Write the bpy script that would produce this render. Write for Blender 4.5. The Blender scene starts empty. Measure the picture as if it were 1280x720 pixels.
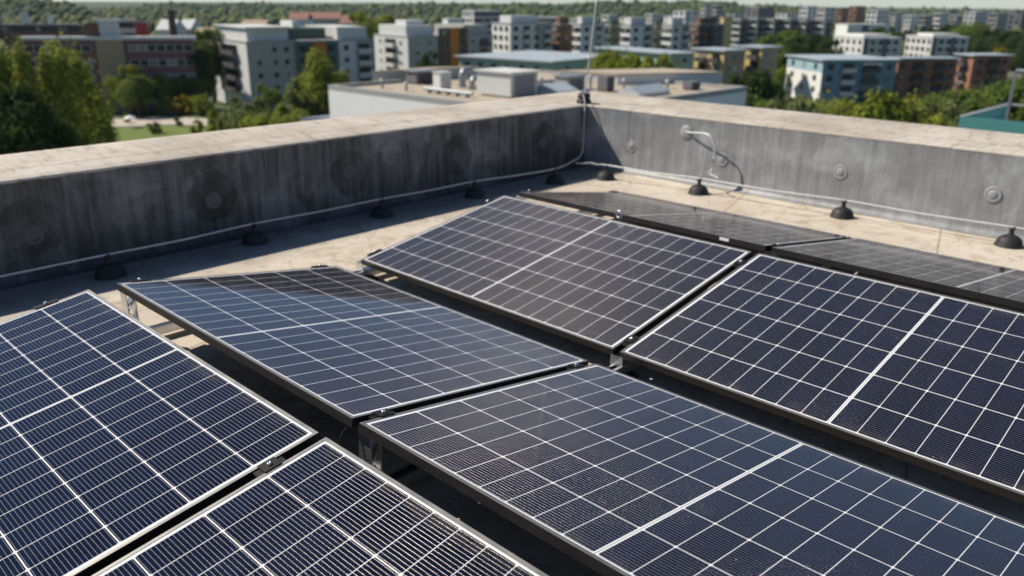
import bpy, bmesh, math, random
from mathutils import Vector, Matrix
random.seed(7)
S = bpy.context.scene
COL = S.collection

# ------------------------------------------------------------------ camera
CAM = Vector((1.80768, -2.49195, 1.34301))
CR = Vector((0.72097369, 0.6929253, 0.00717346))
CU = Vector((-0.23625693, 0.2360622, 0.94258013))
CF = Vector((-0.65144424, 0.68127025, -0.33390305))
FPX = 1014.745
cam = bpy.data.cameras.new('camera')
cam.sensor_width = 36.0
cam.lens = FPX / 1280 * 36.0
cam.clip_start = 0.05
cam.clip_end = 20000
cam.dof.use_dof = True
cam.dof.focus_distance = 2.35
cam.dof.aperture_fstop = 2.5
cam_o = bpy.data.objects.new('camera', cam)
m = Matrix((CR, CU, -CF)).transposed().to_4x4()
m.translation = CAM
cam_o.matrix_world = m
COL.objects.link(cam_o)
S.camera = cam_o

# ------------------------------------------------------------------ light
SUN = Vector((-0.86, -0.47, 1.0)).normalized()
el = math.asin(SUN.z)
az = math.atan2(SUN.x, SUN.y)
W = bpy.data.worlds.new('World')
S.world = W
W.use_nodes = True
wn = W.node_tree
sky = wn.nodes.new('ShaderNodeTexSky')
sky.sky_type = 'NISHITA'
sky.sun_disc = False
sky.sun_elevation = el
sky.sun_rotation = az
sky.altitude = 2500
sky.air_density = 1.0
sky.dust_density = 0.0
sky.ozone_density = 2.5
bg = wn.nodes['Background']
bg.inputs['Strength'].default_value = 0.085
wn.links.new(sky.outputs[0], bg.inputs['Color'])
sl = bpy.data.lights.new('sun', 'SUN')
sl.energy = 5.0
sl.angle = math.radians(0.53)
sl.color = (1.0, 0.915, 0.78)
so = bpy.data.objects.new('sun', sl)
so.rotation_euler = SUN.to_track_quat('Z', 'Y').to_euler()
COL.objects.link(so)
S.view_settings.view_transform = 'Standard'
S.view_settings.look = 'None'
S.view_settings.exposure = 0.13
S.view_settings.gamma = 1.0

# ------------------------------------------------------------------ helpers
def tag(o, label=None, cat=None, group=None, kind=None):
    if label: o['label'] = label
    if cat: o['category'] = cat
    if group: o['group'] = group
    if kind: o['kind'] = kind
    return o

def empty(name, loc, rot=(0, 0, 0)):
    o = bpy.data.objects.new(name, None)
    o.location = loc
    o.rotation_euler = rot
    o.empty_display_size = 0.1
    COL.objects.link(o)
    return o

class MB:
    """collects simple shapes into one mesh"""
    def __init__(s):
        s.v, s.f, s.mi, s.sm, s.cur = [], [], [], [], 0
    def mat(s, i): s.cur = i; return s
    def add(s, vs, fs, smooth=False):
        b = len(s.v)
        s.v += [tuple(v) for v in vs]
        for f in fs:
            s.f.append(tuple(b + i for i in f)); s.mi.append(s.cur); s.sm.append(smooth)
        return s
    def box(s, x0, x1, y0, y1, z0, z1, M=None):
        vs = [Vector((x, y, z)) for z in (z0, z1) for y in (y0, y1) for x in (x0, x1)]
        if M is not None: vs = [M @ v for v in vs]
        return s.add(vs, [(0, 2, 3, 1), (4, 5, 7, 6), (0, 1, 5, 4), (2, 6, 7, 3), (0, 4, 6, 2), (1, 3, 7, 5)])
    def prism(s, poly, z0, z1):
        n = len(poly)
        a = sum(poly[i][0] * poly[(i + 1) % n][1] - poly[(i + 1) % n][0] * poly[i][1] for i in range(n))
        if a < 0: poly = poly[::-1]
        vs = [(p[0], p[1], z0) for p in poly] + [(p[0], p[1], z1) for p in poly]
        fs = [tuple(range(n - 1, -1, -1)), tuple(range(n, 2 * n))]
        fs += [(i, (i + 1) % n, n + (i + 1) % n, n + i) for i in range(n)]
        return s.add(vs, fs)
    def lathe(s, prof, M=None, n=20, smooth=True):
        vs, fs = [], []
        for r, z in prof:
            for k in range(n):
                a = 2 * math.pi * k / n
                v = Vector((r * math.cos(a), r * math.sin(a), z))
                vs.append(M @ v if M is not None else v)
        for j in range(len(prof) - 1):
            for k in range(n):
                k2 = (k + 1) % n
                fs.append((j * n + k, j * n + k2, (j + 1) * n + k2, (j + 1) * n + k))
        s.add(vs, fs, smooth)
        s.add(vs[:n], [tuple(range(n - 1, -1, -1))]); s.add(vs[-n:], [tuple(range(n))])
        return s
    def tube(s, path, r, n=8, smooth=True):
        path = [Vector(p) for p in path]
        rs = r if isinstance(r, (list, tuple)) else [r] * len(path)
        vs, fs = [], []
        up = Vector((0.13, 0.21, 1)).normalized()
        for i, p in enumerate(path):
            t = (path[min(i + 1, len(path) - 1)] - path[max(i - 1, 0)]).normalized()
            a = t.cross(up)
            if a.length < 1e-3: a = t.cross(Vector((1, 0, 0)))
            a.normalize(); b = t.cross(a)
            for k in range(n):
                q = 2 * math.pi * k / n
                vs.append(p + a * (rs[i] * math.cos(q)) + b * (rs[i] * math.sin(q)))
        for i in range(len(path) - 1):
            for k in range(n):
                k2 = (k + 1) % n
                fs.append((i * n + k, (i + 1) * n + k, (i + 1) * n + k2, i * n + k2))
        s.add(vs, fs, smooth)
        s.add(vs[:n], [tuple(range(n))]); s.add(vs[-n:], [tuple(range(n - 1, -1, -1))])
        return s
    def mesh(s, name, mats):
        me = bpy.data.meshes.new(name)
        me.from_pydata(s.v, [], s.f)
        me.update()
        me.polygons.foreach_set('material_index', s.mi)
        me.polygons.foreach_set('use_smooth', s.sm)
        for q in (mats if isinstance(mats, (list, tuple)) else [mats]): me.materials.append(q)
        return me
    def build(s, name, mats, parent=None, bevel=0, loc=None, rot=None):
        me = s.mesh(name, mats)
        return put(name, me, parent, loc, rot, bevel)

def put(name, me, parent=None, loc=None, rot=None, bevel=0):
    o = bpy.data.objects.new(name, me)
    if loc is not None: o.location = loc
    if rot is not None: o.rotation_euler = rot
    COL.objects.link(o)
    if parent is not None: o.parent = parent
    if bevel:
        b = o.modifiers.new('bevel', 'BEVEL'); b.width = bevel; b.segments = 2; b.limit_method = 'ANGLE'
    return o

def smooth_path(pts, n=8):
    """Catmull-Rom through the points"""
    P = [Vector(p) for p in pts]
    P = [P[0] * 2 - P[1]] + P + [P[-1] * 2 - P[-2]]
    out = []
    for i in range(1, len(P) - 2):
        for k in range(n):
            t = k / n
            a, b, c, d = P[i - 1], P[i], P[i + 1], P[i + 2]
            out.append(0.5 * ((2 * b) + (c - a) * t + (2 * a - 5 * b + 4 * c - d) * t * t + (3 * b - a - 3 * c + d) * t ** 3))
    out.append(P[-2])
    return out

# node helper
class NT:
    def __init__(s, name):
        s.m = bpy.data.materials.new(name); s.m.use_nodes = True
        s.t = s.m.node_tree; s.p = s.t.nodes['Principled BSDF']
    def n(s, typ, **kw):
        q = s.t.nodes.new(typ)
        for k, v in kw.items(): setattr(q, k, v)
        return q
    def set(s, sock, v):
        if isinstance(v, bpy.types.NodeSocket): s.t.links.new(v, sock)
        elif isinstance(v, (tuple, list)) and len(v) == 3 and sock.type == 'RGBA': sock.default_value = (*v, 1)
        else: sock.default_value = v
    def math(s, op, a, b=None, c=None):
        q = s.n('ShaderNodeMath', operation=op)
        for i, v in enumerate((a, b, c)):
            if v is not None: s.set(q.inputs[i], v)
        return q.outputs[0]
    def mix(s, f, a, b):
        q = s.n('ShaderNodeMix', data_type='RGBA')
        s.set(q.inputs[0], f); s.set(q.inputs[6], a); s.set(q.inputs[7], b)
        return q.outputs[2]
    def obj(s): return s.n('ShaderNodeTexCoord').outputs['Object']
    def xyz(s, v):
        q = s.n('ShaderNodeSeparateXYZ'); s.set(q.inputs[0], v); return q.outputs
    def scale(s, v, sc):
        q = s.n('ShaderNodeMapping'); s.set(q.inputs[0], v); q.inputs['Scale'].default_value = sc; return q.outputs[0]
    def noise(s, v, sc, det=5, rough=0.55, dist=0):
        q = s.n('ShaderNodeTexNoise'); s.set(q.inputs['Vector'], v)
        q.inputs['Scale'].default_value = sc; q.inputs['Detail'].default_value = det
        q.inputs['Roughness'].default_value = rough; q.inputs['Distortion'].default_value = dist
        return q.outputs[0]
    def ramp(s, f, a, b, va=0.0, vb=1.0):
        q = s.n('ShaderNodeMapRange', interpolation_type='SMOOTHSTEP'); s.set(q.inputs[0], f)
        q.inputs[1].default_value = a; q.inputs[2].default_value = b
        q.inputs[3].default_value = va; q.inputs[4].default_value = vb
        return q.outputs[0]
    def bump(s, h, strength=0.3, dist=0.01):
        q = s.n('ShaderNodeBump'); q.inputs['Strength'].default_value = strength; q.inputs['Distance'].default_value = dist
        s.set(q.inputs['Height'], h); s.set(s.p.inputs['Normal'], q.outputs[0])
    def fin(s, color=None, rough=None, metal=None, **kw):
        if color is not None: s.set(s.p.inputs['Base Color'], color)
        if rough is not None: s.set(s.p.inputs['Roughness'], rough)
        if metal is not None: s.set(s.p.inputs['Metallic'], metal)
        for k, v in kw.items(): s.set(s.p.inputs[k], v)
        return s.m

def plain(name, c, rough=0.6, metal=0.0, var=0.2, sc=3.0, bump=0.0):
    q = NT(name); o = q.obj()
    n = q.noise(o, sc, 6, 0.6)
    col = q.mix(n, tuple(x * (1 - var) for x in c), tuple(min(1, x * (1 + var)) for x in c))
    if bump: q.bump(q.noise(o, sc * 12, 4), bump, 0.004)
    return q.fin(col, q.ramp(n, 0.2, 0.8, max(0.02, rough - 0.08), min(1, rough + 0.08)), metal)

# ------------------------------------------------------------------ materials
PL, PW = 1.722, 1.134          # panel size
def solar_material():
    q = NT('solar_cells'); o = q.obj(); X, Y, Z = q.xyz(o)
    g, b, bx = 0.010, 0.0175, 0.0225
    px = (PL / 2 - g / 2 - bx) / 9
    py = (PW - 2 * b) / 6
    xm = q.math('SUBTRACT', q.math('ABSOLUTE', q.math('SUBTRACT', X, PL / 2)), g / 2)
    cx = q.math('DIVIDE', xm, px); fx = q.math('FRACT', cx)
    dx = q.math('MULTIPLY', q.math('SUBTRACT', 0.5, q.math('ABSOLUTE', q.math('SUBTRACT', fx, 0.5))), px)
    cy = q.math('DIVIDE', q.math('SUBTRACT', Y, b), py); fy = q.math('FRACT', cy)
    dy = q.math('MULTIPLY', q.math('SUBTRACT', 0.5, q.math('ABSOLUTE', q.math('SUBTRACT', fy, 0.5))), py)
    cell = q.math('MULTIPLY', q.math('GREATER_THAN', dx, 0.0011), q.math('GREATER_THAN', dy, 0.0017))
    cell = q.math('MULTIPLY', cell, q.math('GREATER_THAN', q.math('ADD', dx, dy), 0.0070))
    for c_, lo, hi in ((cx, 0, 9), (cy, 0, 6)):
        cell = q.math('MULTIPLY', cell, q.math('MULTIPLY', q.math('GREATER_THAN', c_, lo), q.math('LESS_THAN', c_, hi)))
    fb = q.math('ABSOLUTE', q.math('SUBTRACT', q.math('FRACT', q.math('MULTIPLY', fy, 16.0)), 0.5))
    bus = q.math('LESS_THAN', fb, 0.058)
    # every cell its own slightly different blue
    cmb = q.n('ShaderNodeCombineXYZ'); q.set(cmb.inputs[0], q.math('FLOOR', q.math('DIVIDE', X, px * 1.0))); q.set(cmb.inputs[1], q.math('FLOOR', cy))
    wn_ = q.n('ShaderNodeTexWhiteNoise', noise_dimensions='3D'); q.set(wn_.inputs[0], cmb.outputs[0])
    info = q.n('ShaderNodeObjectInfo')
    navy = q.mix(wn_.outputs[0], (0.0035, 0.005, 0.016), (0.006, 0.010, 0.028))
    col = q.mix(bus, navy, (0.125, 0.125, 0.135))
    ctr_ = q.math('LESS_THAN', q.math('ABSOLUTE', q.math('SUBTRACT', X, PL / 2)), 0.0011)
    col = q.mix(cell, q.mix(ctr_, (0.84, 0.85, 0.86), (0.22, 0.22, 0.24)), col)
    # dust: specks and a thin film; at full strength the film paints in glare
    off = q.n('ShaderNodeVectorMath', operation='ADD'); q.set(off.inputs[0], o)
    cm2 = q.n('ShaderNodeCombineXYZ'); q.set(cm2.inputs[0], q.math('MULTIPLY', info.outputs['Random'], 37.0)); q.set(cm2.inputs[1], q.math('MULTIPLY', info.outputs['Random'], 11.0))
    q.set(off.inputs[1], cm2.outputs[0]); ov = off.outputs[0]
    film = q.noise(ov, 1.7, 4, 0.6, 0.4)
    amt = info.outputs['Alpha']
    def specks(scale, thr, size):
        v = q.n('ShaderNodeTexVoronoi', voronoi_dimensions='2D'); q.set(v.inputs['Vector'], ov); v.inputs['Scale'].default_value = scale
        sx = q.xyz(v.outputs['Color'])
        on = q.math('GREATER_THAN', q.math('ADD', sx[0], q.math('ADD', q.ramp(film, 0.42, 0.68, -0.24, 0.10), q.math('MULTIPLY', q.math('SUBTRACT', amt, 0.5), 0.3))), thr)
        return q.math('MULTIPLY', on, q.math('LESS_THAN', v.outputs['Distance'], size))
    sp = q.math('MAXIMUM', specks(330, 0.95, 0.2), specks(95, 0.975, 0.11))
    sp = q.math('MAXIMUM', sp, specks(20, 0.975, 0.05))
    col = q.mix(q.math('MULTIPLY', sp, 0.6), col, (0.55, 0.43, 0.27))
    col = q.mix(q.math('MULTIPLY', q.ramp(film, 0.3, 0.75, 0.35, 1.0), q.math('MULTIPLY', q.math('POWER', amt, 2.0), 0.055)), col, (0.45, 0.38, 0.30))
    edge = q.math('MULTIPLY', q.ramp(q.math('MINIMUM', Y, q.math('SUBTRACT', PW, Y)), 0.075, 0.012), q.ramp(q.noise(ov, 9, 4, 0.6), 0.35, 0.7))
    col = q.mix(q.math('MULTIPLY', edge, 0.10), col, (0.42, 0.36, 0.28))
    rough = q.ramp(film, 0.3, 0.75, 0.045, 0.10)
    m_ = q.fin(col, q.math('ADD', rough, q.math('MULTIPLY', sp, 0.4)), 0.0, IOR=1.5)
    q.p.inputs['Specular Tint'].default_value = (.50, .78, 1.0, 1)
    sN = q.math('MULTIPLY', q.math('SUBTRACT', q.math('FRACT', q.math('MULTIPLY', fy, 16.0)), 0.5), 16.0)
    cN = q.n('ShaderNodeCombineXYZ'); q.set(cN.inputs[1], sN)
    q.set(cN.inputs[2], q.math('SQRT', q.math('MAXIMUM', 0.04, q.math('SUBTRACT', 1.0, q.math('MULTIPLY', sN, sN)))))
    vt = q.n('ShaderNodeVectorTransform', vector_type='NORMAL', convert_from='OBJECT', convert_to='WORLD'); q.set(vt.inputs[0], cN.outputs[0])
    wb = q.n('ShaderNodeBsdfPrincipled'); wb.inputs['Base Color'].default_value = (.66, .57, .47, 1); wb.inputs['Metallic'].default_value = .75; wb.inputs['Roughness'].default_value = .27
    q.set(wb.inputs['Normal'], vt.outputs[0])
    mx = q.n('ShaderNodeMixShader'); q.set(mx.inputs[0], q.math('MULTIPLY', q.math('MULTIPLY', bus, cell), 0.32))
    q.t.links.new(q.p.outputs[0], mx.inputs[1]); q.t.links.new(wb.outputs[0], mx.inputs[2])
    q.t.links.new(mx.outputs[0], q.t.nodes['Material Output'].inputs[0])
    return m_

def membrane_floor():
    q = NT('roof_membrane'); o = q.obj(); X, Y, Z = q.xyz(o)
    a = q.noise(o, 0.9, 6, 0.62, 0.6); b = q.noise(o, 6, 6, 0.65, 0.3); c = q.noise(o, 60, 4, 0.6)
    col = q.mix(q.ramp(a, 0.3, 0.7), (0.53, 0.455, 0.365), (0.66, 0.60, 0.51))
    col = q.mix(q.ramp(b, 0.50, 0.70, 0, 0.6), col, (0.36, 0.275, 0.185))
    col = q.mix(q.ramp(c, 0.5, 0.8, 0, 0.3), col, (0.30, 0.25, 0.2))
    pud = q.noise(o, 1.7, 5, 0.6, 0.9); col = q.mix(q.math('MULTIPLY', q.ramp(q.math('ABSOLUTE', q.math('SUBTRACT', pud, 0.55)), 0.022, 0.0), 0.45), col, (0.26, 0.19, 0.125))
    vs_ = q.n('ShaderNodeTexVoronoi', voronoi_dimensions='2D'); q.set(vs_.inputs['Vector'], o); vs_.inputs['Scale'].default_value = 16
    bit = q.math('MULTIPLY', q.math('LESS_THAN', vs_.outputs['Distance'], 0.075), q.math('GREATER_THAN', q.xyz(vs_.outputs['Color'])[0], 0.72))
    col = q.mix(q.math('MULTIPLY', bit, 0.8), col, (0.10, 0.075, 0.05))
    # welded seams of the membrane sheets: every 1.5 m along x, one line along each wall
    wob = q.math('MULTIPLY', q.math('SUBTRACT', q.noise(o, 3, 2), 0.5), 0.03)
    sx = q.math('ABSOLUTE', q.math('SUBTRACT', q.math('FRACT', q.math('DIVIDE', q.math('ADD', q.math('ADD', X, wob), q.math('MULTIPLY', Y, 0.28)), 1.5)), 0.78))
    seam = q.math('LESS_THAN', sx, 0.004)
    wl = q.math('ABSOLUTE', q.math('SUBTRACT', q.math('ADD', Y, wob), 3.33))
    wr = q.math('ABSOLUTE', q.math('SUBTRACT', q.math('ADD', X, wob), -2.86))
    seam2 = q.math('MAXIMUM', q.ramp(wl, 0.03, 0.0, 0, 1), q.ramp(wr, 0.03, 0.0, 0, 1))
    col = q.mix(q.math('MULTIPLY', seam, 0.6), col, (0.20, 0.165, 0.12))
    col = q.mix(q.math('MULTIPLY', seam2, q.ramp(b, 0.35, 0.6, 0.1, 0.6)), col, (0.25, 0.19, 0.13))
    # shadow strip of the west parapet, deepened in the floor colour with ragged edge
    wall_shade = q.ramp(q.math('ADD', X, q.math('MULTIPLY', q.math('SUBTRACT', q.noise(o, 2.2, 5, 0.6), 0.5), 0.5)), -2.35, -2.8)
    col = q.mix(q.math('MULTIPLY', wall_shade, 0.75), col, (0.10, 0.10, 0.105))
    q.bump(q.math('ADD', b, q.math('MULTIPLY', c, 0.4)), 0.25, 0.01)
    return q.fin(col, 0.75)

def wall_membrane(name, base, dark, axis, first, step, stain, metal, rough):
    """streaky sheet membrane; fixing discs every `step` along the axis, each with a stain round it"""
    q = NT(name); o = q.obj(); XYZ = q.xyz(o); A = XYZ[axis]; Z = XYZ[2]
    st = q.noise(q.scale(o, (9, 9, 0.7)), 2.2, 6, 0.65)
    st2 = q.noise(q.scale(o, (40, 40, 1.2)), 1.5, 4, 0.6)
    bl = q.noise(o, 2.0, 5, 0.6, 0.5); fine = q.noise(o, 70, 4, 0.6)
    col = q.mix(q.ramp(st, 0.3, 0.72), dark, base)
    col = q.mix(q.ramp(bl, 0.48, 0.66, 0, 0.7), col, tuple(min(1, x * (1.8 if axis == 1 else 1.35)) for x in base))
    col = q.mix(q.ramp(q.noise(o, 3.3, 5, 0.65, 0.8), 0.5, 0.68, 0, 0.6), col, dark)
    col = q.mix(q.ramp(st2, 0.5, 0.75, 0, 0.4), col, tuple(x * 0.45 for x in dark))
    col = q.mix(q.ramp(fine, 0.55, 0.8, 0, 0.35), col, tuple(x * 0.5 for x in dark))
    da = q.math('SUBTRACT', q.math('MODULO', q.math('ADD', q.math('SUBTRACT', A, first), step * 20.5), step), step / 2)
    dz = q.math('SUBTRACT', Z, 0.165)
    r = q.math('SQRT', q.math('ADD', q.math('POWER', da, 2.0), q.math('POWER', dz, 2.0)))
    r = q.math('ADD', r, q.math('MULTIPLY', q.math('SUBTRACT', q.noise(o, 9, 4), 0.5), 0.07))
    ring = q.math('MULTIPLY', q.ramp(r, 0.17, 0.155), q.ramp(q.noise(o, 4, 3), 0.3, 0.62, 0.35, 1.0))
    ring = q.math('MAXIMUM', ring, q.math('MULTIPLY', q.ramp(q.math('ABSOLUTE', q.math('SUBTRACT', r, 0.072)), 0.014, 0.0), 0.8))
    col = q.mix(q.math('MULTIPLY', ring, stain), col, tuple(x * 0.28 for x in dark))
    low = q.ramp(q.math('ADD', Z, q.math('MULTIPLY', q.math('SUBTRACT', st, 0.5), 0.5)), 0.25, -0.12)
    col = q.mix(q.math('MULTIPLY', low, stain * 0.75), col, tuple(x * 0.4 for x in dark))
    wr = q.math('MULTIPLY', q.noise(o, 7, 3, 0.5, 0.6), q.ramp(r, 0.20, 0.05, 0.0, 0.5))
    q.bump(q.math('ADD', q.math('ADD', q.math('MULTIPLY', bl, 1.4), wr), q.math('MULTIPLY', fine, 0.25)), 0.5, 0.02)
    return q.fin(col, rough, metal)

def coping_material(axis):
    q = NT('coping_membrane'); o = q.obj(); XYZ = q.xyz(o); A = XYZ[axis]; B = XYZ[1 - axis]
    a = q.noise(o, 1.3, 6, 0.65, 0.4); b = q.noise(q.scale(o, (4, 14, 4) if axis == 1 else (14, 4, 4)), 1.2, 6, 0.7)
    c = q.noise(o, 45, 4, 0.65)
    col = q.mix(q.ramp(a, 0.3, 0.7), (0.42, 0.365, 0.30), (0.60, 0.55, 0.48))
    col = q.mix(q.ramp(b, 0.48, 0.70, 0, 0.7), col, (0.27, 0.215, 0.16))
    col = q.mix(q.ramp(c, 0.55, 0.8, 0, 0.4), col, (0.26, 0.22, 0.18))
    ref = -3.26 if axis == 1 else 3.80
    w = q.math('ABSOLUTE', q.math('SUBTRACT', q.math('ADD', B, q.math('MULTIPLY', q.math('SUBTRACT', q.noise(o, 2.5, 3), 0.5), 0.06)), ref))
    col = q.mix(q.math('MULTIPLY', q.ramp(w, 0.016, 0.0), q.ramp(c, 0.3, 0.6, 0.2, 0.85)), col, (0.14, 0.11, 0.085))
    q.bump(q.math('ADD', b, q.math('MULTIPLY', c, 0.5)), 0.3, 0.012)
    return q.fin(col, 0.8)

M_SOLAR = solar_material()
M_FRAME = plain('black_anodised_aluminium', (0.030, 0.027, 0.027), 0.55, 0.6, 0.25, 8)
M_LIP = plain('frame_lip_sheen', (0.34, 0.33, 0.31), 0.5, 0.8, 0.2, 12)  # sunlit sheen on the black frame's lip, painted as paler metal
M_ALU = plain('galvanised_steel', (0.62, 0.63, 0.65), 0.32, 0.95, 0.15, 20)
M_WIRE = plain('aluminium_wire', (0.58, 0.58, 0.59), 0.5, 0.35, 0.18, 14)
M_RUBBER = plain('black_rubber', (0.018, 0.018, 0.019), 0.62, 0, 0.3, 12, 0.15)
M_STICK = plain('white_sticker', (0.75, 0.75, 0.73), 0.5)
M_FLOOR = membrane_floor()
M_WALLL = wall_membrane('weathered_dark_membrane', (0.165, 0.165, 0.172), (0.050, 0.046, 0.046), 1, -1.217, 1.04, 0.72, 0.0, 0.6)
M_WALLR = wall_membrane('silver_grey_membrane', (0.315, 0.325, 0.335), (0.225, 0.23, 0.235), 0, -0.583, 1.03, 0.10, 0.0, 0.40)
M_COPL = coping_material(1); M_COPR = coping_material(0)
M_DISCL = plain('stained_disc', (0.095, 0.095, 0.10), 0.55, 0, 0.35, 20)
M_DISCR = plain('silver_disc', (0.30, 0.305, 0.31), 0.6, 0, 0.2, 20)
M_RENDER = plain('white_render', (0.80, 0.80, 0.79), 0.85, 0, 0.06, 0.3)

# ------------------------------------------------------------------ the roof
FZ = -0.13
XW, YW = -3.02, 3.555          # inner faces of the two parapets
ZI, ZO = 0.432, 0.456          # coping: inner and outer edge
XO, YO = -3.72, 4.37
GZ = -24.0
b = MB()
nx, ny = 60, 60
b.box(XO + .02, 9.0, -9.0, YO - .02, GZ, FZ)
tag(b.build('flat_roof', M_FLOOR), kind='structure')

def parapet(name, label, axis, lo, hi, wmat, cmat, dmat, discs):
    r = empty(name, (XW if axis == 1 else 0, YW if axis == 0 else 0, FZ))
    tag(r, label, 'parapet wall')
    off = -Vector(r.location)
    w = MB(); c = MB()
    n = int((hi - lo) / 0.11)
    rnd = random.Random(3 + axis)
    # inner face with slight waviness, a cove at the foot
    prof = [(0.055, FZ + 0.003), (0.028, FZ + 0.008), (0.009, FZ + 0.022), (0.0, FZ + 0.05), (0.0, 0.1), (0.0, 0.25), (0.0, ZI - 0.045), (0.006, ZI - 0.012)]
    vs, fs = [], []
    for i in range(n + 1):
        t = lo + (hi - lo) * i / n
        for j, (d, z) in enumerate(prof):
            wob = rnd.uniform(-0.004, 0.004) if 3 < j < 7 else rnd.uniform(-.0015, .0015)
            e = d + wob
            # inside corner: run the strips up to the other wall only
            vs.append((XW + e, t, z) if axis == 1 else (t, YW - e, z))
    k = len(prof)
    for i in range(n):
        for j in range(k - 1):
            q = (i * k + j, (i + 1) * k + j, (i + 1) * k + j + 1, i * k + j + 1)
            fs.append(q if axis == 0 else q[::-1])
    w.add(vs, fs, True)
    o = w.build('membrane_face', wmat, r); o.location = off
    # core behind the face
    g = MB()
    if axis == 1: g.box(XO + 0.03, XW - 0.012, lo, hi, FZ - 0.02, ZI - 0.03)
    else: g.box(lo, hi, YW + 0.012, YO - 0.03, FZ - 0.02, ZI - 0.03)
    o = g.build('wall_core', M_RENDER, r); o.location = off
    # coping: gently sloping, slightly uneven
    cp = [(-0.005, ZI - 0.016), (-0.006, ZI - 0.005), (0.004, ZI), (0.12, ZI + 0.004), (0.24, ZI + 0.010), (0.42, ZI + 0.016), (0.62, ZI + 0.022), (abs(XO - XW) - .01, ZO), (abs(XO - XW), ZO - 0.012), (abs(XO - XW), ZO - 0.16)]
    vs, fs = [], []
    for i in range(n + 1):
        t = lo + (hi - lo) * i / n
        for j, (d, z) in enumerate(cp):
            zz = z + (rnd.uniform(-0.003, 0.003) if 2 < j < 7 else 0)
            tt = t
            # mitre at the corner
            if axis == 1 and i == n: tt = YW + d * (YO - YW) / (XW - XO)
            if axis == 0 and i == 0: tt = XW - d * (XW - XO) / (YO - YW)
            dd = d * ((YO - YW) / (XW - XO) if axis == 0 else 1)
            vs.append((XW - dd, tt, zz) if axis == 1 else (tt, YW + dd, zz))
    k = len(cp)
    for i in range(n):
        for j in range(k - 1):
            q = (i * k + j, (i + 1) * k + j, (i + 1) * k + j + 1, i * k + j + 1)
            fs.append(q if axis == 0 else q[::-1])
    c.add(vs, fs, True)
    o = c.build('coping', cmat, r); o.location = off
    d = MB()
    d.lathe([(0.056, -0.004), (0.053, 0.004), (0.046, 0.006), (0.038, 0.003), (0.028, 0.003), (0.024, 0.008), (0.014, 0.010), (0.001, 0.010)], n=28)
    me = d.mesh('fixing_disc', dmat)
    for t, z in discs:
        p = Vector((XW, t, z)) if axis == 1 else Vector((t, YW, z))
        q = put('fixing_disc', me, r, p + off, (0, math.pi / 2, 0) if axis == 1 else (math.pi / 2, 0, 0))
    return r

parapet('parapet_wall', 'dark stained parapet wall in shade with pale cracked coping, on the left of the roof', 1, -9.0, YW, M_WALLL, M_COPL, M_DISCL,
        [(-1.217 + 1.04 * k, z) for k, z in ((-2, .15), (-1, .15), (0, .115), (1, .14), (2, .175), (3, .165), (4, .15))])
pr = parapet('parapet_wall', 'sunlit silver grey parapet wall with streaked membrane face and pale coping, on the right', 0, XW, 9.0, M_WALLR, M_COPR, M_DISCR,
        [(-2.494, .11), (-1.576, .11), (-0.583, .148), (0.45, .147), (1.48, .14), (2.5, .14)])
pr_off = -Vector(pr.location)
# ------------------------------------------------------------------ panels
TILT, RIDGE, VALLEY, GAP = 0.15748, 0.14216, 0.15823, 0.03404
CT, ST = PW * math.cos(TILT), PW * math.sin(TILT)
lip, th = 0.0118, 0.030
fb = MB()
def ring(z0, z1, o0, o1):
    pass
# black frame: outer skin, inner return, bottom flange
def rect(i, z): return [(i, i, z), (PL - i, i, z), (PL - i, PW - i, z), (i, PW - i, z)]
def band(mb, a, b_):
    vs = a + b_
    mb.add(vs, [(k, (k + 1) % 4, 4 + (k + 1) % 4, 4 + k) for k in range(4)])
band(fb, rect(0.028, -th), rect(0, -th)); band(fb, rect(0, -th), rect(0, -0.0012))
band(fb, rect(0, -0.0012), rect(0.0012, 0)); band(fb, rect(0.0012, 0), rect(lip, 0))
band(fb, rect(lip, 0), rect(lip, -0.007)); band(fb, rect(lip, -0.007), rect(0.0025, -0.007))
band(fb, rect(0.0025, -0.007), rect(0.0025, -th + 0.002)); band(fb, rect(0.0025, -th + 0.002), rect(0.028, -th + 0.002)); band(fb, rect(0.028, -th + 0.002), rect(0.028, -th))
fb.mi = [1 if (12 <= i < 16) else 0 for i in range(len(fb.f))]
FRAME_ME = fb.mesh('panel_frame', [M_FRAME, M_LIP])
gb = MB(); gb.box(lip + .0003, PL - lip - .0003, lip + .0003, PW - lip - .0003, -0.0055, -0.0014)
GLASS_ME = gb.mesh('cell_glass', M_SOLAR)
jb = MB(); jb.box(PL / 2 - .05, PL / 2 + .05, PW - .16, PW - .06, -0.025, -0.0065)
JB_ME = jb.mesh('junction_box', M_RUBBER)

def panel(label, x0, y0, z0, tilt, dust=.5):
    r = empty('solar_module', (x0, y0, z0), (tilt, 0, 0))
    tag(r, label, 'solar panel', 'solar panels on the flat roof')
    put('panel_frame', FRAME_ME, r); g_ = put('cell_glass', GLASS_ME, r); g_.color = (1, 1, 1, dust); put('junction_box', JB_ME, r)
    return r
YH2 = -VALLEY - CT
YH1 = YH2 - 0.1148
T1 = 0.15217
x_a, x_b = -PL, GAP
panel('solar panel at the far left edge, cut by the frame, rising toward the shiny bracket', x_a, YH1 - PW * math.cos(T1), ST - PW * math.sin(T1), T1, 0.1)
panel('solar panel in the bottom left corner, nearest the camera, mostly cut off', x_b, YH1 - PW * math.cos(T1), ST - PW * math.sin(T1), T1, 0.2)
panel('bluish solar panel mirroring the sky, its far end reflecting the dark parapet', x_a, YH2, ST, -TILT, 0.25)
panel('large solar panel at bottom centre with brownish dust speckles', x_b, YH2, ST, -TILT, 0.5)
panel('solar panel in the middle of the picture with golden dust on its right half', x_a, 0, 0, TILT, 0.5)
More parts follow.
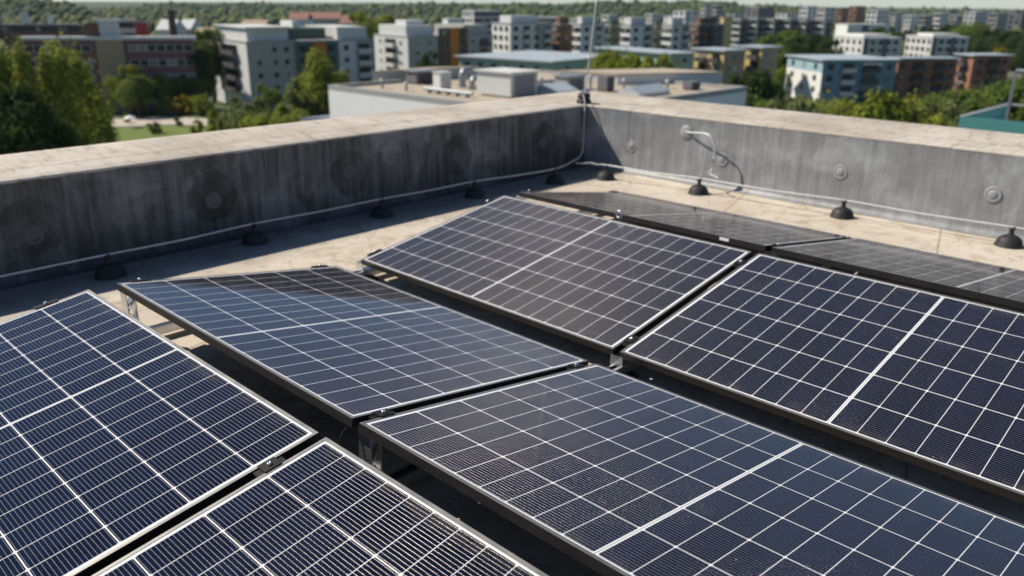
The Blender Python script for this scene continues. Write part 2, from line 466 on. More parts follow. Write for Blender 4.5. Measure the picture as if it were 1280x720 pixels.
panel('dark navy solar panel at the right edge below the grey glaring panel', x_b, 0, 0, TILT, 0.4)
p4 = panel('grey glaring solar panel sloping away toward the roof corner, with white sticker on its frame', x_a, CT + RIDGE, ST, -TILT, 1.0)  # strongest film paints its reflected glare as grey
panel('grey glaring solar panel sloping away at the right edge in front of sunlit parapet', x_b, CT + RIDGE, ST, -TILT, 1.0)  # glare again put into the colour by the full film
s = MB(); s.box(1.46, 1.515, -0.0012, -0.0004, -0.022, -0.006); s.build('sticker', M_STICK, p4)

# ------------------------------------------------------------------ mounting rails
def surf(y):
    """height of the panel tops and tilt at y"""
    if y >= CT + RIDGE: return ST - (y - CT - RIDGE) * math.tan(TILT), -TILT
    if y >= 0: return y * math.tan(TILT), TILT
    if y >= YH2: return ST - (y - YH2) * math.tan(TILT), -TILT
    return ST + (y - YH1) * math.tan(T1), T1

def bracket(mb, x, y, ztop, z0, w=0.060, d=0.04):
    t = 0.003
    mb.box(x - w / 2, x + w / 2, y - d / 2, y - d / 2 + t, z0, ztop)            # front plate
    mb.box(x - w / 2, x + w / 2, y + d / 2 - t, y + d / 2, z0, ztop)
    n = 4                                                                          # lattice of the open side
    for k in range(n):
        za, zb = z0 + (ztop - z0) * k / n, z0 + (ztop - z0) * (k + 1) / n
        y1, y2 = (y - d / 2 + t, y + d / 2 - t)
        if k % 2: y1, y2 = y2, y1
        mb.add([(x - w / 2, y1, za), (x + w / 2, y1, za), (x + w / 2, y2, zb), (x - w / 2, y2, zb),
                (x - w / 2, y1, za + .004), (x + w / 2, y1, za + .004), (x + w / 2, y2, zb + .004), (x - w / 2, y2, zb + .004)],
               [(0, 1, 2, 3), (7, 6, 5, 4), (0, 4, 5, 1), (1, 5, 6, 2), (2, 6, 7, 3), (3, 7, 4, 0)])
    mb.box(x - w / 2 - .01, x + w / 2 + .01, y - d / 2 - .03, y + d / 2 + .03, z0 - .003, z0 - .0005)

def rail_line(label, x, end):
    r = empty('mounting_rail', (x, 0, FZ)); tag(r, label, 'mounting rail', 'mounting rails under the panels')
    off = -Vector(r.location)
    xr = x
    zt = FZ + 0.058
    q = MB()
    y0, y1 = -2.7, 2.6
    for sx in (-1, 1): q.box(xr + sx * .021 - .002, xr + sx * .021 + .002, y0, y1, FZ + .020, zt)
    q.box(xr - .019, xr + .019, y0, y1, FZ + .020, FZ + .024)
    for sx in (-1, 1): q.box(xr + sx * .016 - .0035, xr + sx * .016 + .0035, y0, y1, zt - .003, zt + .0006)
    o = q.build('rail', M_ALU, r); o.location = off
    pd = MB(); pd.box(-.06, .06, -.16, .16, FZ + .0005, FZ + .0195); me = pd.mesh('rubber_pad', M_RUBBER)
    for y in (-2.35, -1.34, -.62, -.08, .62, 1.19, 1.8, 2.4): put('rubber_pad', me, r, Vector((xr, y, 0)) + off)
    for y in (YH1 - .045, YH2 + .045, CT - .045, CT + RIDGE + .045):
        z, t = surf(y); q = MB(); bracket(q, xr, y, z - th - .002, zt + .004)
        o = q.build('support_bracket', M_ALU, r); o.location = off
    for y in (YH1 - CT + .03, -VALLEY - .03, .03, CT + RIDGE + CT - .03):
        z, t = surf(y); q = MB(); d = .05
        q.box(xr - .03, xr + .03, y - .002 - d / 2, y + .002 - d / 2, zt + .001, z - th - .001)
        q.box(xr - .03, xr + .03, y - d / 2 + .0025, y + d, zt + .001, zt + .004)
        q.box(xr - .036, xr + .036, y - d / 2 + .0025, y + d / 2, z - th - .006, z - th - .0025)
        o = q.build('low_foot', M_ALU, r); o.location = off
    # clamps: a black block in the gap or along the free edge, a bolt on top
    cl = MB(); bo = MB()
    if end == 0:
        cl.box(-.0150, .0150, -.045, .045, -.026, -.004); cl.box(-.0215, .0215, -.026, .026, .0008, .0040)
        cx = GAP / 2
    else:
        cl.box(-.0165, -.0015, -.045, .045, -.032, .0010) if end < 0 else cl.box(.0015, .0165, -.045, .045, -.032, .0010)
        cl.box(-.0165, .0080, -.045, .045, .0014, .0048) if end < 0 else cl.box(-.0080, .0165, -.045, .045, .0014, .0048)
        cx = -PL if end < 0 else GAP + PL
    bx = 0 if end == 0 else (-.008 if end < 0 else .008)
    bo.lathe([(.0075, .0050), (.0075, .0085), (.0055, .0115), (.0035, .0115), (.003, .009), (.0005, .009)], M=Matrix.Translation((bx, 0, 0)), n=12)
    cme, bme = cl.mesh('clamp', M_RUBBER if False else M_FRAME), bo.mesh('bolt', M_ALU)
    for y in (YH1 - .17, YH1 - CT + .17, YH2 + .10, -VALLEY - .10, .10, CT - .14, CT + RIDGE + .10, CT + RIDGE + CT - .1):
        z, t = surf(y)
        c_ = put('clamp', cme, r, Vector((cx, y, z)) + off, (t, 0, 0)); put('bolt', bme, c_)
    return r
rail_line('galvanised mounting rail with brackets under the far left ends of the panels', -PL - .02, -1)
rail_line('mounting rail in the gap between the left and right panels, clamps in a line', GAP / 2, 0)
rail_line('mounting rail under the right ends of the panels, outside the picture', GAP + PL + .02, 1)

# small shiny ring bolt on the ridge between the middle panel and the grey one
r = empty('ring_bolt', (-.845, CT + .035, ST)); tag(r, 'small shiny ring bolt standing on the ridge between middle panel and grey panel', 'ring bolt')
q = MB(); path = [(math.cos(a) * .019, 0, .030 + math.sin(a) * .019) for a in [2 * math.pi * k / 24 for k in range(25)]]
q.tube(path, .0052, 8); q.build('ring', M_ALU, r)
q = MB(); q.lathe([(.006, -.20), (.006, .008), (.013, .009), (.013, .016), (.005, .017)], n=12); q.build('shank', M_ALU, r)
# loose cable hanging under the near panel corner
q = MB(); q.tube(smooth_path([(-.03, YH2 + .01, ST - .03), (-.05, YH2 - .015, ST - .09), (-.02, YH2 + .01, ST - .15), (.08, YH2 + .05, ST - .18), (.3, YH2 + .12, FZ + .03), (.7, YH2 + .16, FZ + .012)]), .003, 6)
o = q.build('solar_cable', M_RUBBER); tag(o, 'thin black cable hanging in the dark gap under the panel corners', 'cable')

# ------------------------------------------------------------------ lightning protection
holders = [(-2.80, -1.98), (-2.80, -.932), (-2.83, -.02), (-2.81, .974), (-2.78, 1.867), (-2.67, 2.714), (-2.467, 3.156), (-1.589, 3.249), (-.439, 3.335), (.638, 3.375), (1.75, 3.38)]
hl = ['', 'black rubber wire holder in shade, behind the left panel, lowest along the dark wall',
      'black rubber wire holder in shade, second from the left along the dark wall',
      'black rubber wire holder in shade, middle one along the dark wall',
      'black rubber wire holder in shade just left of the far tip of the middle panel',
      'black rubber wire holder in shade closest to the roof corner',
      'small black wire holder at the edge of the shadow, right of the roof corner',
      'black sunlit wire holder beneath the bent wall pipe',
      'black sunlit wire holder at the middle of the bright wall',
      'black sunlit wire holder at the right edge of the picture', 'black wire holder at the sunlit wall, outside the picture']
def holder_meshes():
    d = MB(); d.lathe([(.084, 0), (.085, .006), (.080, .012), (.076, .030), (.066, .050), (.050, .064), (.030, .072), (.022, .075), (.0005, .076)], n=28)
    st = MB(); st.lathe([(.021, .072), (.017, .080), (.014, .096), (.013, .104), (.018, .106), (.018, .117), (.012, .119), (.0005, .119)], n=14)
    st.box(-.020, -.010, -.006, .006, .1175, .130); st.box(.010, .020, -.006, .006, .1175, .130)
    return d.mesh('dome', M_RUBBER), st.mesh('stem', M_RUBBER)
DM, SMm = holder_meshes()
for i, (x, y) in enumerate(holders):
    if i in (0, 10): continue
    h = empty('wire_holder', (x, y, FZ), (0, 0, random.uniform(-.3, .3)))
    tag(h, hl[i], 'wire holder', 'wire holders along the parapets')
    put('dome', DM, h); put('stem', SMm, h)
WZ = FZ + .125
rr = random.Random(5)
pts = []
hs = holders
L_ = [Vector((x, y, WZ)) for x, y in hs]
left = [Vector((-2.82, -4.2, WZ - .01)), Vector((-2.80, -3.0, WZ))] + L_[:6]
def sag(P):
    out = []
    for a, c in zip(P[:-1], P[1:]):
        out.append(a); mid = (a + c) / 2; mid.z -= rr.uniform(.002, .008); mid.x += rr.uniform(-.005, .005); mid.y += rr.uniform(-.005, .005); out.append(mid)
    out.append(P[-1]); return out
corner_top = Vector((-3.035, 3.50, ZI + .035))
q = MB(); q.tube(smooth_path(sag(left) + [Vector((-2.74, 3.02, WZ + .012)), Vector((-2.80, 3.22, WZ + .045)), Vector((-2.88, 3.34, WZ + .16)), Vector((-2.95, 3.43, WZ + .30)), Vector((-2.985, 3.475, ZI - .03)), Vector((-3.00, 3.49, ZI + .03)), corner_top + Vector((0, .01, .06))], 6), .0060, 8)
o = q.build('conductor_wire', M_WIRE); tag(o, 'grey lightning conductor wire along the dark wall, climbing the roof corner', 'wire')
right = [Vector((-2.70, 3.02, WZ + .004)), Vector((-2.60, 3.11, WZ + .006))] + L_[6:] + [Vector((3.2, 3.38, WZ))]
P = sag(right)
q = MB(); q.tube(smooth_path(P, 6), .0066, 8)
o = q.build('conductor_wire', M_WIRE); tag(o, 'bright lightning conductor wire running along the foot of the sunlit wall', 'wire')
# air termination rod in rubber weights on the corner of the coping
r = empty('lightning_rod', (-3.10, 3.60, ZI + .003)); tag(r, 'thin metal lightning rod standing on stacked black weights at the roof corner', 'lightning rod')
for k, (z, rad) in enumerate(((0, .070), (.052, .060))):
    q = MB(); q.lathe([(rad, z), (rad * 1.02, z + .012), (rad * .92, z + .034), (rad * .72, z + .046), (rad * .5, z + .051)], n=24); q.build('rubber_weight', M_RUBBER, r)
lean = Vector((.112, .003, 1)).normalized()
q = MB(); q.tube([lean * .04, lean * .9, lean * .91, lean * 2.4], [.0068, .0062, .0042, .0036], 8); q.build('rod', M_WIRE, r)
q = MB(); q.lathe([(.006, -.012), (.014, -.010), (.014, .010), (.006, .012)], M=Matrix.Translation(lean * .42) , n=10); q.build('coupling', M_WIRE, r)
q = MB(); q.box(-.02, .05, -.07, .012, .098, .116, Matrix.Rotation(.5, 4, 'Z')); q.build('clamp', M_ALU, r, bevel=.002)

# bent earthing pipe on the sunlit wall
r = empty('wall_pipe', (-1.93, YW, .29)); tag(r, 'bent metal pipe leaving the sunlit wall, clamped to two wires running down', 'pipe')
off = -Vector(r.location)
A0 = Vector((-1.935, YW - .004, .297)); A1 = Vector((-1.85, YW - .045, .307)); A2 = Vector((-1.67, YW - .105, .318)); A3 = Vector((-1.60, YW - .115, .262)); A4 = Vector((-1.582, YW - .118, .16)); A5 = Vector((-1.586, YW - .125, .085))
q = MB(); q.tube(smooth_path([A0, A1, A2, A3, A4, A5], 8), .0082, 10); o = q.build('pipe', M_WIRE, r); o.location = off
q = MB(); q.lathe([(.060, -.003), (.058, .003), (.030, .005), (.014, .006), (.011, .009)], M=Matrix.Translation((-1.935, YW - .003, .297)) @ Matrix.Rotation(math.pi / 2, 4, 'X'), n=24); o = q.build('wall_plate', M_DISCR, r); o.location = off
for k, z in enumerate((.125, .095)):
    q = MB(); q.box(-.020, .020, -.018, .018, z - .012, z + .012, Matrix.Translation((-1.584, YW - .122, 0)) @ Matrix.Rotation(.6, 4, 'Z')); o = q.build('clamp', M_ALU, r, bevel=.003); o.location = off
for end in (Vector((-1.60, 3.275, WZ + .008)), Vector((-1.44, 3.285, WZ + .006))):
    q = MB(); s_ = Vector((-1.586, YW - .125, .09)); q.tube(smooth_path([s_, s_ + Vector((0, -.01, -.05)), (s_ + end) / 2 + Vector(((s_ - end).x * .25, -.02, -.02)), end + Vector(((s_ - end).x * .1, 0, .02)), end], 8), .0055, 8); o = q.build('down_wire', M_WIRE, r); o.location = off

# ================================================================== the town below
def ray_point(u, v, d):
    """point seen at photo pixel (u, v) at distance d along the view axis"""
    return CAM + (CR * ((u - 640) / FPX) + CU * ((360 - v) / FPX) + CF) * d
HF = Vector((CF.x, CF.y, 0)).normalized(); HR = Vector((HF.y, -HF.x, 0))
def ground_at(u, d, z=GZ):
    """point on the ground below pixel column u; d is the horizontal distance ahead"""
    lat = (u - 640) / FPX
    return Vector((CAM.x, CAM.y, 0)) + HF * d + HR * (lat * d * 1.0) + Vector((0, 0, z))
HS = math.sqrt(1 - CF.z ** 2)
def far_point(u, v, dh):
    """pixel (u, v) at horizontal distance dh ahead"""
    r = CR * ((u - 640) / FPX) + CU * ((360 - v) / FPX) + CF
    return CAM + r * (dh / r.dot(HF))

def ground_material():
    q = NT('ground_cover'); o = q.obj()
    a = q.noise(o, 0.018, 6, 0.6, 0.5); b = q.noise(o, 0.25, 6, 0.65); c = q.noise(o, 3.0, 4, 0.6)
    col = q.mix(q.ramp(b, 0.3, 0.7), (0.035, 0.060, 0.018), (0.075, 0.105, 0.030))
    col = q.mix(q.ramp(a, 0.50, 0.62, 0, 0.8), col, (0.16, 0.145, 0.115))
    col = q.mix(q.ramp(c, 0.5, 0.8, 0, 0.35), col, (0.03, 0.04, 0.015))
    return q.fin(col, 0.95)
g = MB()
Rg = 5600; c0 = Vector((CAM.x, CAM.y, 0))
g.add([(c0.x - Rg, c0.y - Rg, GZ), (c0.x + Rg, c0.y - Rg, GZ), (c0.x + Rg, c0.y + Rg, GZ), (c0.x - Rg, c0.y + Rg, GZ)], [(0, 1, 2, 3)])
tag(g.build('ground', ground_material()), kind='structure')

def patch(name, pts, mat, dz):
    q = MB(); q.add([tuple(Vector((p.x, p.y, GZ + dz))) for p in pts], [tuple(range(len(pts)))])
    o = q.build(name, mat)
    o.data.update()
    if o.data.polygons[0].normal.z < 0: o.data.flip_normals()
    return tag(o, kind='structure')
M_LAWN = plain('lawn_grass', (0.13, 0.17, 0.03), 0.95, 0, 0.45, 0.6)
M_PATH = plain('gravel_path', (0.50, 0.44, 0.36), 0.95, 0, 0.2, 0.8)
M_ASPH = plain('asphalt', (0.055, 0.055, 0.058), 0.9, 0, 0.2, 0.5)
patch('lawn', [ground_at(u, d) for u, d in ((80, 118), (230, 118), (290, 150), (285, 168), (215, 172), (100, 166))], M_LAWN, .012)
patch('path', [ground_at(u, d) for u, d in ((90, 167.5), (215, 174), (300, 171), (310, 181), (210, 186), (90, 178))], M_PATH, .008)
patch('road', [ground_at(u, d) for u, d in ((-100, 232), (420, 218), (980, 205), (1500, 190), (1500, 199), (980, 214), (420, 227), (-100, 241))], M_ASPH, .004)

# ------------------------------------------------------------------ buildings
def wallmat(name, c, var=0.08): return plain(name, c, 0.88, 0, var, 0.35)
BM = dict(white=wallmat('white_plaster', (.74, .74, .71)), grey=wallmat('grey_plaster', (.37, .365, .34)), lgrey=wallmat('light_grey_plaster', (.60, .605, .585)),
          green=wallmat('dark_green_cladding', (.10, .135, .105)), brown=wallmat('brown_cladding', (.15, .088, .062)), orange=wallmat('orange_panel', (.52, .19, .035)),
          yellow=wallmat('yellow_plaster', (.60, .46, .20)), ochre=wallmat('ochre_or_shaded_yellow', (.33, .27, .17)), blue=wallmat('blue_plaster', (.17, .275, .325)), lblue=wallmat('light_blue_plaster', (.30, .44, .50)),  # ochre doubles as the yellow blocks' plaster in shade
          brick=wallmat('red_brick_cladding', (.30, .145, .09), .15), purple=wallmat('purple_brick', (.185, .095, .092), .2), beige=wallmat('beige_plaster', (.46, .40, .32)),
          pgreen=wallmat('pale_green_plaster', (.36, .47, .38)), red=wallmat('red_plaster', (.42, .055, .05)), teal=wallmat('teal_cladding', (.07, .25, .24)), dgrey=wallmat('dark_grey_sheet', (.16, .16, .17)),
          roofb=plain('blue_grey_metal_roof', (.47, .53, .56), .5, .2, .08, .4), roofg=plain('grey_roof', (.34, .34, .33), .85, 0, .15, .3), roofw=plain('pale_roof', (.62, .62, .60), .8, 0, .1, .3),
          rooft=plain('red_tile_roof', (.29, .15, .115), .85, 0, .2, .5), frame=plain('window_frame', (.55, .55, .54), .6), dframe=plain('dark_window_frame', (.06, .06, .06), .6),
          shade=plain('dark_balcony_front', (.07, .065, .065), .7), wbal=plain('pale_balcony_front', (.58, .57, .54), .8), steel=plain('grey_painted_steel', (.33, .35, .37), .45, .5), gravel=plain('roof_gravel', (.42, .36, .28), .95, 0, .2, .6),
          tan=plain('tan_roof', (.42, .34, .24), .9, 0, .15, .4), brst=plain('dark_chimney_brick', (.11, .07, .06), .9), awn=plain('white_awning', (.8, .8, .8), .7))
gl = NT('window_glass'); _r = gl.n('ShaderNodeObjectInfo').outputs['Random']
M_GLASS = gl.fin(gl.mix(gl.ramp(_r, .62, .95), (.02, .024, .028), (.27, .25, .22)), .12, 0.0)
_wm = {}
def window_mesh(w, h, fm):
    k = (round(w, 2), round(h, 2), fm)
    if k not in _wm:
        q = MB(); t = .09
        q.box(-w / 2, -w / 2 + t, -.04, .26, 0, h); q.box(w / 2 - t, w / 2, -.04, .26, 0, h); q.box(-w / 2 + t, w / 2 - t, -.04, .26, 0, t); q.box(-w / 2 + t, w / 2 - t, -.04, .26, h - t, h)
        q.mat(1); q.box(-w / 2 + t, w / 2 - t, -.025, .03, t, h - t)
        _wm[k] = q.mesh('window', [BM[fm], M_GLASS])
    return _wm[k]
_bm = {}
def balcony_mesh(w, bm):
    k = (round(w, 2), bm)
    if k not in _bm:
        q = MB(); d = 1.3
        q.box(-w / 2, w / 2, -d, 0.02, -.12, .05)
        q.box(-w / 2, w / 2, -d, -d + .08, .05, 1.0); q.box(-w / 2, -w / 2 + .08, -d + .08, .02, .05, 1.0); q.box(w / 2 - .08, w / 2, -d + .08, .02, .05, 1.0)
        q.mat(1); q.box(-w / 2 + .3, w / 2 - .3, -.03, .03, .08, 2.2)
        _bm[k] = q.mesh('balcony', [BM[bm], M_GLASS])
    return _bm[k]

class Block:
    """a house: near corner seen at column uC, left end at uA, right end at uB, roof line at row v, d metres ahead"""
    def __init__(s, name, label, cat, uC, v, d, th, uA, uB, wall='grey', roof='roofg', group=None, zb=GZ, over=.25, slab=.35):
        C = far_point(uC, v, d); s.zt = C.z; s.zb = zb
        C = Vector((C.x, C.y, 0)); t = math.radians(th)
        e1 = HF * math.cos(t) - HR * math.sin(t); e2 = HR * math.cos(t) + HF * math.sin(t)
        def hit(e, u):
            k = (u - 640) / FPX * (1 / 1.0)
            # lateral = k * (distance along the ray)  (ray slope in the plane)
            r = CR * ((u - 640) / FPX) + CU * ((360 - v) / FPX) + CF
            a, bb = r.dot(HR), r.dot(HF)
            w = C - Vector((CAM.x, CAM.y, 0))
            # (w + e*x).HR * bb = (w + e*x).HF * a
            return (w.dot(HF) * a - w.dot(HR) * bb) / (e.dot(HR) * bb - e.dot(HF) * a)
        s.l1, s.l2 = max(2, hit(e1, uA)), max(2, hit(e2, uB))
        s.e1, s.e2, s.C = e1, e2, C
        A, B = C + e1 * s.l1, C + e2 * s.l2; D = A + e2 * s.l2
        s.A, s.B, s.D = A, B, D
        s.r = empty(name, (C.x, C.y, zb)); tag(s.r, label, cat, group)
        s.off = -Vector((C.x, C.y, zb))
        q = MB(); q.prism([(p.x, p.y) for p in (A, C, B, D)], zb, s.zt); s.fin(q, 'wall', BM[wall])
        if roof:
            q = MB(); o = over
            a, c, b_, d_ = A + (e1 - e2) * o, C - (e1 + e2) * o, B + (e2 - e1) * o, D + (e1 + e2) * o
            q.prism([(p.x, p.y) for p in (a, c, b_, d_)], s.zt + .003, s.zt + slab); s.fin(q, 'roof', BM[roof])
    def fin(s, q, name, mat):
        o = q.build(name, mat, s.r); o.location = s.off; return o
    def frame(s, f):
        if f == 'L': e, P, n, l = -s.e1, s.A, -s.e2, s.l1
        else: e, P, n, l = s.e2, s.C, -s.e1, s.l2
        return e, P, n, l
    def face_obj(s, f, frac, z, me, name, proud=.0):
        e, P, n, l = s.frame(f)
        p = P + e * (l * frac) + n * proud; p.z = z
        return put(name, me, s.r, p + s.off, (0, 0, math.atan2(e.y, e.x)))
    def windows(s, f, fracs, rows, w=1.3, h=1.4, fm='frame', sh=2.9, top=2.3, skip=(), proud=.22):
        me = window_mesh(w, h, fm)
        for i, x in enumerate(fracs):
            for k in range(rows):
                if (i, k) in skip: continue
                s.face_obj(f, x, s.zt - top - sh * k, me, 'window', proud)
    def balconies(s, f, fracs, rows, w=3.0, bm='wbal', sh=2.9, top=2.9, first=0):
        if w <= 1: w *= s.frame(f)[3]
        me = balcony_mesh(w, bm)
        for x in fracs:
            for k in range(first, rows): s.face_obj(f, x, s.zt - top - sh * k, me, 'balcony', .2)
    def clad(s, f, f0, f1, mat, z0=None, z1=None, proud=.12, name='cladding_or_light_tone'):  # also carries sun and shade tones painted onto whole faces
        e, P, n, l = s.frame(f); q = MB()
        a, b_ = P + e * (l * f0), P + e * (l * f1)
        z0 = s.zb if z0 is None else z0; z1 = s.zt - .02 if z1 is None else z1
        q.prism([(p.x, p.y) for p in (a + n * proud, b_ + n * proud, b_ - n * .1, a - n * .1)], z0, z1)
        return s.fin(q, name, BM[mat])
    def top(s, a0, a1, b0, b1, h, mat, name='penthouse', roof=None, base=0.36):
        """a box on the roof, in fractions of the two sides"""
        q = MB(); p = lambda x, y: s.C + s.e1 * (s.l1 * x) + s.e2 * (s.l2 * y)
        q.prism([(w.x, w.y) for w in (p(a0, b0), p(a1, b0), p(a1, b1), p(a0, b1))], s.zt + base, s.zt + base + h)
        return s.fin(q, name, BM[mat])

# --- grey apartment block on the left
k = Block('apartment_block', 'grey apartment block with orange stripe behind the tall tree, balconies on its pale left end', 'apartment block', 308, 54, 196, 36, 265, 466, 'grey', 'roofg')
k.clad('L', 0, 1, 'lgrey'); k.clad('R', .36, .70, 'green', proud=.5); k.clad('R', .50, .60, 'orange', k.zt - 9, k.zt - .1, .65)  # paler grey over the left face paints the sunlight on it
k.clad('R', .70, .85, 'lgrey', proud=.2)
k.balconies('L', [.55], 4, .42, 'shade', top=2.95); k.windows('L', [.2], 4, 1.0, 1.3); k.windows('R', [.08, .2, .29], 4, 1.3, 1.4, skip=((0, 0),)); k.windows('R', [.77], 4, 1.4, 1.4)
k.windows('R', [.41, .47, .64], 4, 1.5, 1.5, 'dframe', proud=.58); k.balconies('R', [.92], 5, 3.6, 'wbal')
k.top(.05, .85, .02, .33, 2.9, 'lgrey'); k.top(.05, .8, .72, .97, 2.9, 'lgrey'); k.top(.2, .8, .36, .68, 2.6, 'green')
k.top(0, .9, .0, .34, .25, 'roofw', 'roof_edge', base=3.28); k.top(.3, .6, .45, .5, 1.6, 'white', 'roof_vent', base=3.0)
# --- second grey block with brown and orange bay
k = Block('apartment_block', 'grey apartment block with brown bay and orange stripe, second in the row', 'apartment block', 510, 47, 250, 36, 468, 616, 'grey', 'roofg')
k.clad('L', 0, 1, 'lgrey'); k.clad('R', .34, .68, 'brown', proud=.5, z1=k.zt + 2.6); k.clad('R', .47, .57, 'orange', proud=.65, z1=k.zt + 2.4)  # sunlit left end put into a lighter grey layer
k.windows('L', [.2, .8], 5, 1.1, 1.3); k.balconies('L', [.5], 5, .35, 'wbal'); k.windows('R', [.1, .24], 5, 1.4, 1.4); k.windows('R', [.40, .62], 5, 1.6, 1.6, 'dframe', top=-.4, proud=.58); k.windows('R', [.75], 5, 1.2, 1.4)
k.balconies('R', [.89], 5, 3.4, 'shade')
k.top(.1, .9, .02, .33, 2.9, 'lgrey'); k.top(.1, .9, .68, .98, 2.9, 'grey'); k.top(.3, .6, .1, .3, 1.4, 'lgrey', 'roof_house', base=3.3)
# --- the long row of white and dark blocks
row = [(615, 690, 638, 30, 282, 'white', 'a whole white front', ('grey', .62, 1)),
       (690, 716, 700, 31, 296, 'brown', '', None), (716, 756, 726, 31, 290, 'white', '', ('lgrey', .7, 1)), (756, 776, 764, 33, 306, 'green', '', None),
       (776, 816, 788, 32, 298, 'white', '', ('grey', .7, 1)), (816, 828, 820, 34, 312, 'green', '', None), (828, 862, 840, 32, 304, 'white', '', ('grey', .6, 1)), (862, 905, 874, 31, 318, 'brown', '', ('dgrey', .55, 1))]
rl = ['white apartment block with rows of dark windows, next to the brown and orange bay', 'narrow dark brown block between two white blocks behind the pale green roof',
      'white apartment block left of the lightning rod, between brown and green blocks', 'narrow dark green block just right of the lightning rod',
      'white apartment block with grey side, third white one in the long row', 'very narrow dark green block in the long row', 'white apartment block, last white one in the long row', 'dark brown and grey block ending the long row, left of the yellow strip']
for (uA, uB, uC, v, d, w, _, ex), lab in zip(row, rl):
    k = Block('apartment_block', lab, 'apartment block', uC, v, d, 34, uA, uB, w, 'roofg')
    k.windows('L', [.2, .5, .8], 5, 1.5, 1.5, 'dframe'); n = max(1, int(k.l2 / 4.2))
    fr = [(i + .5) / n for i in range(n)]
    if ex: k.clad('R', ex[1], ex[2], ex[0], proud=.2)
    k.windows('R', fr[::2], 5, 1.6, 1.5, 'dframe'); k.balconies('R', fr[1::2], 5, 3.2, 'wbal' if w == 'white' else 'shade')
    k.top(.2, .8, .1, .75, 2.2, 'lgrey' if w == 'white' else w)
# --- pale green building with metal roof, two wings
k = Block('low_building', 'long pale green building under a flat blue grey roof, left of the lightning rod', 'building', 690, 78, 205, 52, 574, 775, 'pgreen', 'roofb', over=1.0)
k.windows('L', [.1, .25, .4, .55, .7, .85], 3, 1.8, 1.2, sh=3.2); k.windows('R', [.2, .5, .8], 3, 1.8, 1.2, sh=3.2)
k = Block('low_building', 'pale green building with blue grey roof behind the small bright tree', 'building', 838, 68, 218, 30, 748, 868, 'pgreen', 'roofb', over=1.0)
k.windows('L', [.12, .3, .5, .7, .88], 4, 1.4, 1.3); k.windows('R', [.25, .6], 4, 1.4, 1.3)
# --- yellow blocks
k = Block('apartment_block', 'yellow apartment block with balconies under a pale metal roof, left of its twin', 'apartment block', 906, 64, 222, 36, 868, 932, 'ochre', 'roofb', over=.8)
k.clad('L', 0, 1, 'yellow'); k.balconies('L', [.3, .75], 4, 3.2, 'shade'); k.windows('R', [.2, .5, .8], 4, 1.2, 1.3)  # lit left face painted yellow, the shaded wall stays ochre
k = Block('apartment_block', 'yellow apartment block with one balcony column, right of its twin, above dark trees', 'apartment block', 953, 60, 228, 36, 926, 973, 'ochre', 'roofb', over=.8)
k.clad('L', 0, 1, 'yellow'); k.balconies('L', [.7], 4, 3.4, 'shade'); k.windows('R', [.3, .7], 4, 1.2, 1.3)  # same painted split: sunlit yellow face over shaded ochre wall
# --- blue and brick blocks on the right
k = Block('apartment_block', 'blue apartment block with white lower left end and balconies', 'apartment block', 1030, 76, 222, 9, 985, 1122, 'blue', 'roofb', over=.8)
k.clad('L', 0, 1, 'white'); k.clad('L', 0, 1, 'lblue', k.zt - 3.0, k.zt - .02, .16)
k.windows('L', [.18, .82], 4, 1.5, 1.4, 'dframe', sh=3.0); k.windows('L', [.5], 4, .8, 1.4, 'dframe', sh=3.0); k.windows('R', [.1], 4, 1.6, 1.4, 'dframe', sh=3.0)
k.balconies('R', [.34], 4, 3.6, 'wbal', sh=3.0); k.balconies('R', [.64], 4, 4.6, 'shade', sh=3.0); k.windows('R', [.9], 4, 1.0, 1.3, 'dframe', sh=3.0)
me = MB(); me.box(-2.6, 2.6, -1.6, 0, 0, .12); k.face_obj('R', .64, k.zt - .9, me.mesh('awning', BM['awn']), 'awning', .1)
k = Block('apartment_block', 'red brown apartment block joined to the blue block, with dark balconies', 'apartment block', 1124, 74, 232, 9, 1112, 1198, 'brick', 'roofb', over=.8)
k.windows('R', [.08], 4, 1.5, 1.4, 'dframe', sh=3.0); k.balconies('R', [.35, .7], 4, 3.8, 'shade', sh=3.0); k.windows('R', [.9], 4, 1.0, 1.3, 'dframe', sh=3.0)
k = Block('apartment_block', 'red brown apartment block at the right end of the coloured row', 'apartment block', 1218, 70, 246, 9, 1196, 1264, 'brick', 'roofb', over=.8)
k.balconies('L', [.5], 4, 3.6, 'shade', sh=3.0); k.balconies('R', [.55], 4, 4.2, 'shade', sh=3.0); k.windows('R', [.2, .85], 4, 1.2, 1.3, 'dframe', sh=3.0)
# --- white terraces behind them
for uA, uC, uB, lab, v in ((1043, 1080, 1128, 'long white building with dark stair slot, left one behind the blue block', 48), (1133, 1166, 1212, 'long white building with dark stair slot, right one behind the brick block', 47)):
    k = Block('apartment_block', lab, 'apartment block', uC, v, 330, 9, uA, uB, 'lgrey', 'roofw')
    k.clad('R', 0, .12, 'dgrey', proud=.3); k.clad('R', .52, .62, 'dgrey', proud=.3); k.windows('L', [.1, .3, .5, .7, .9], 5, 1.6, 1.5, 'dframe'); k.windows('R', [.25, .45, .65, .85], 5, 1.6, 1.5, 'dframe')
    k.top(.2, .8, .15, .85, 1.0, 'lgrey')
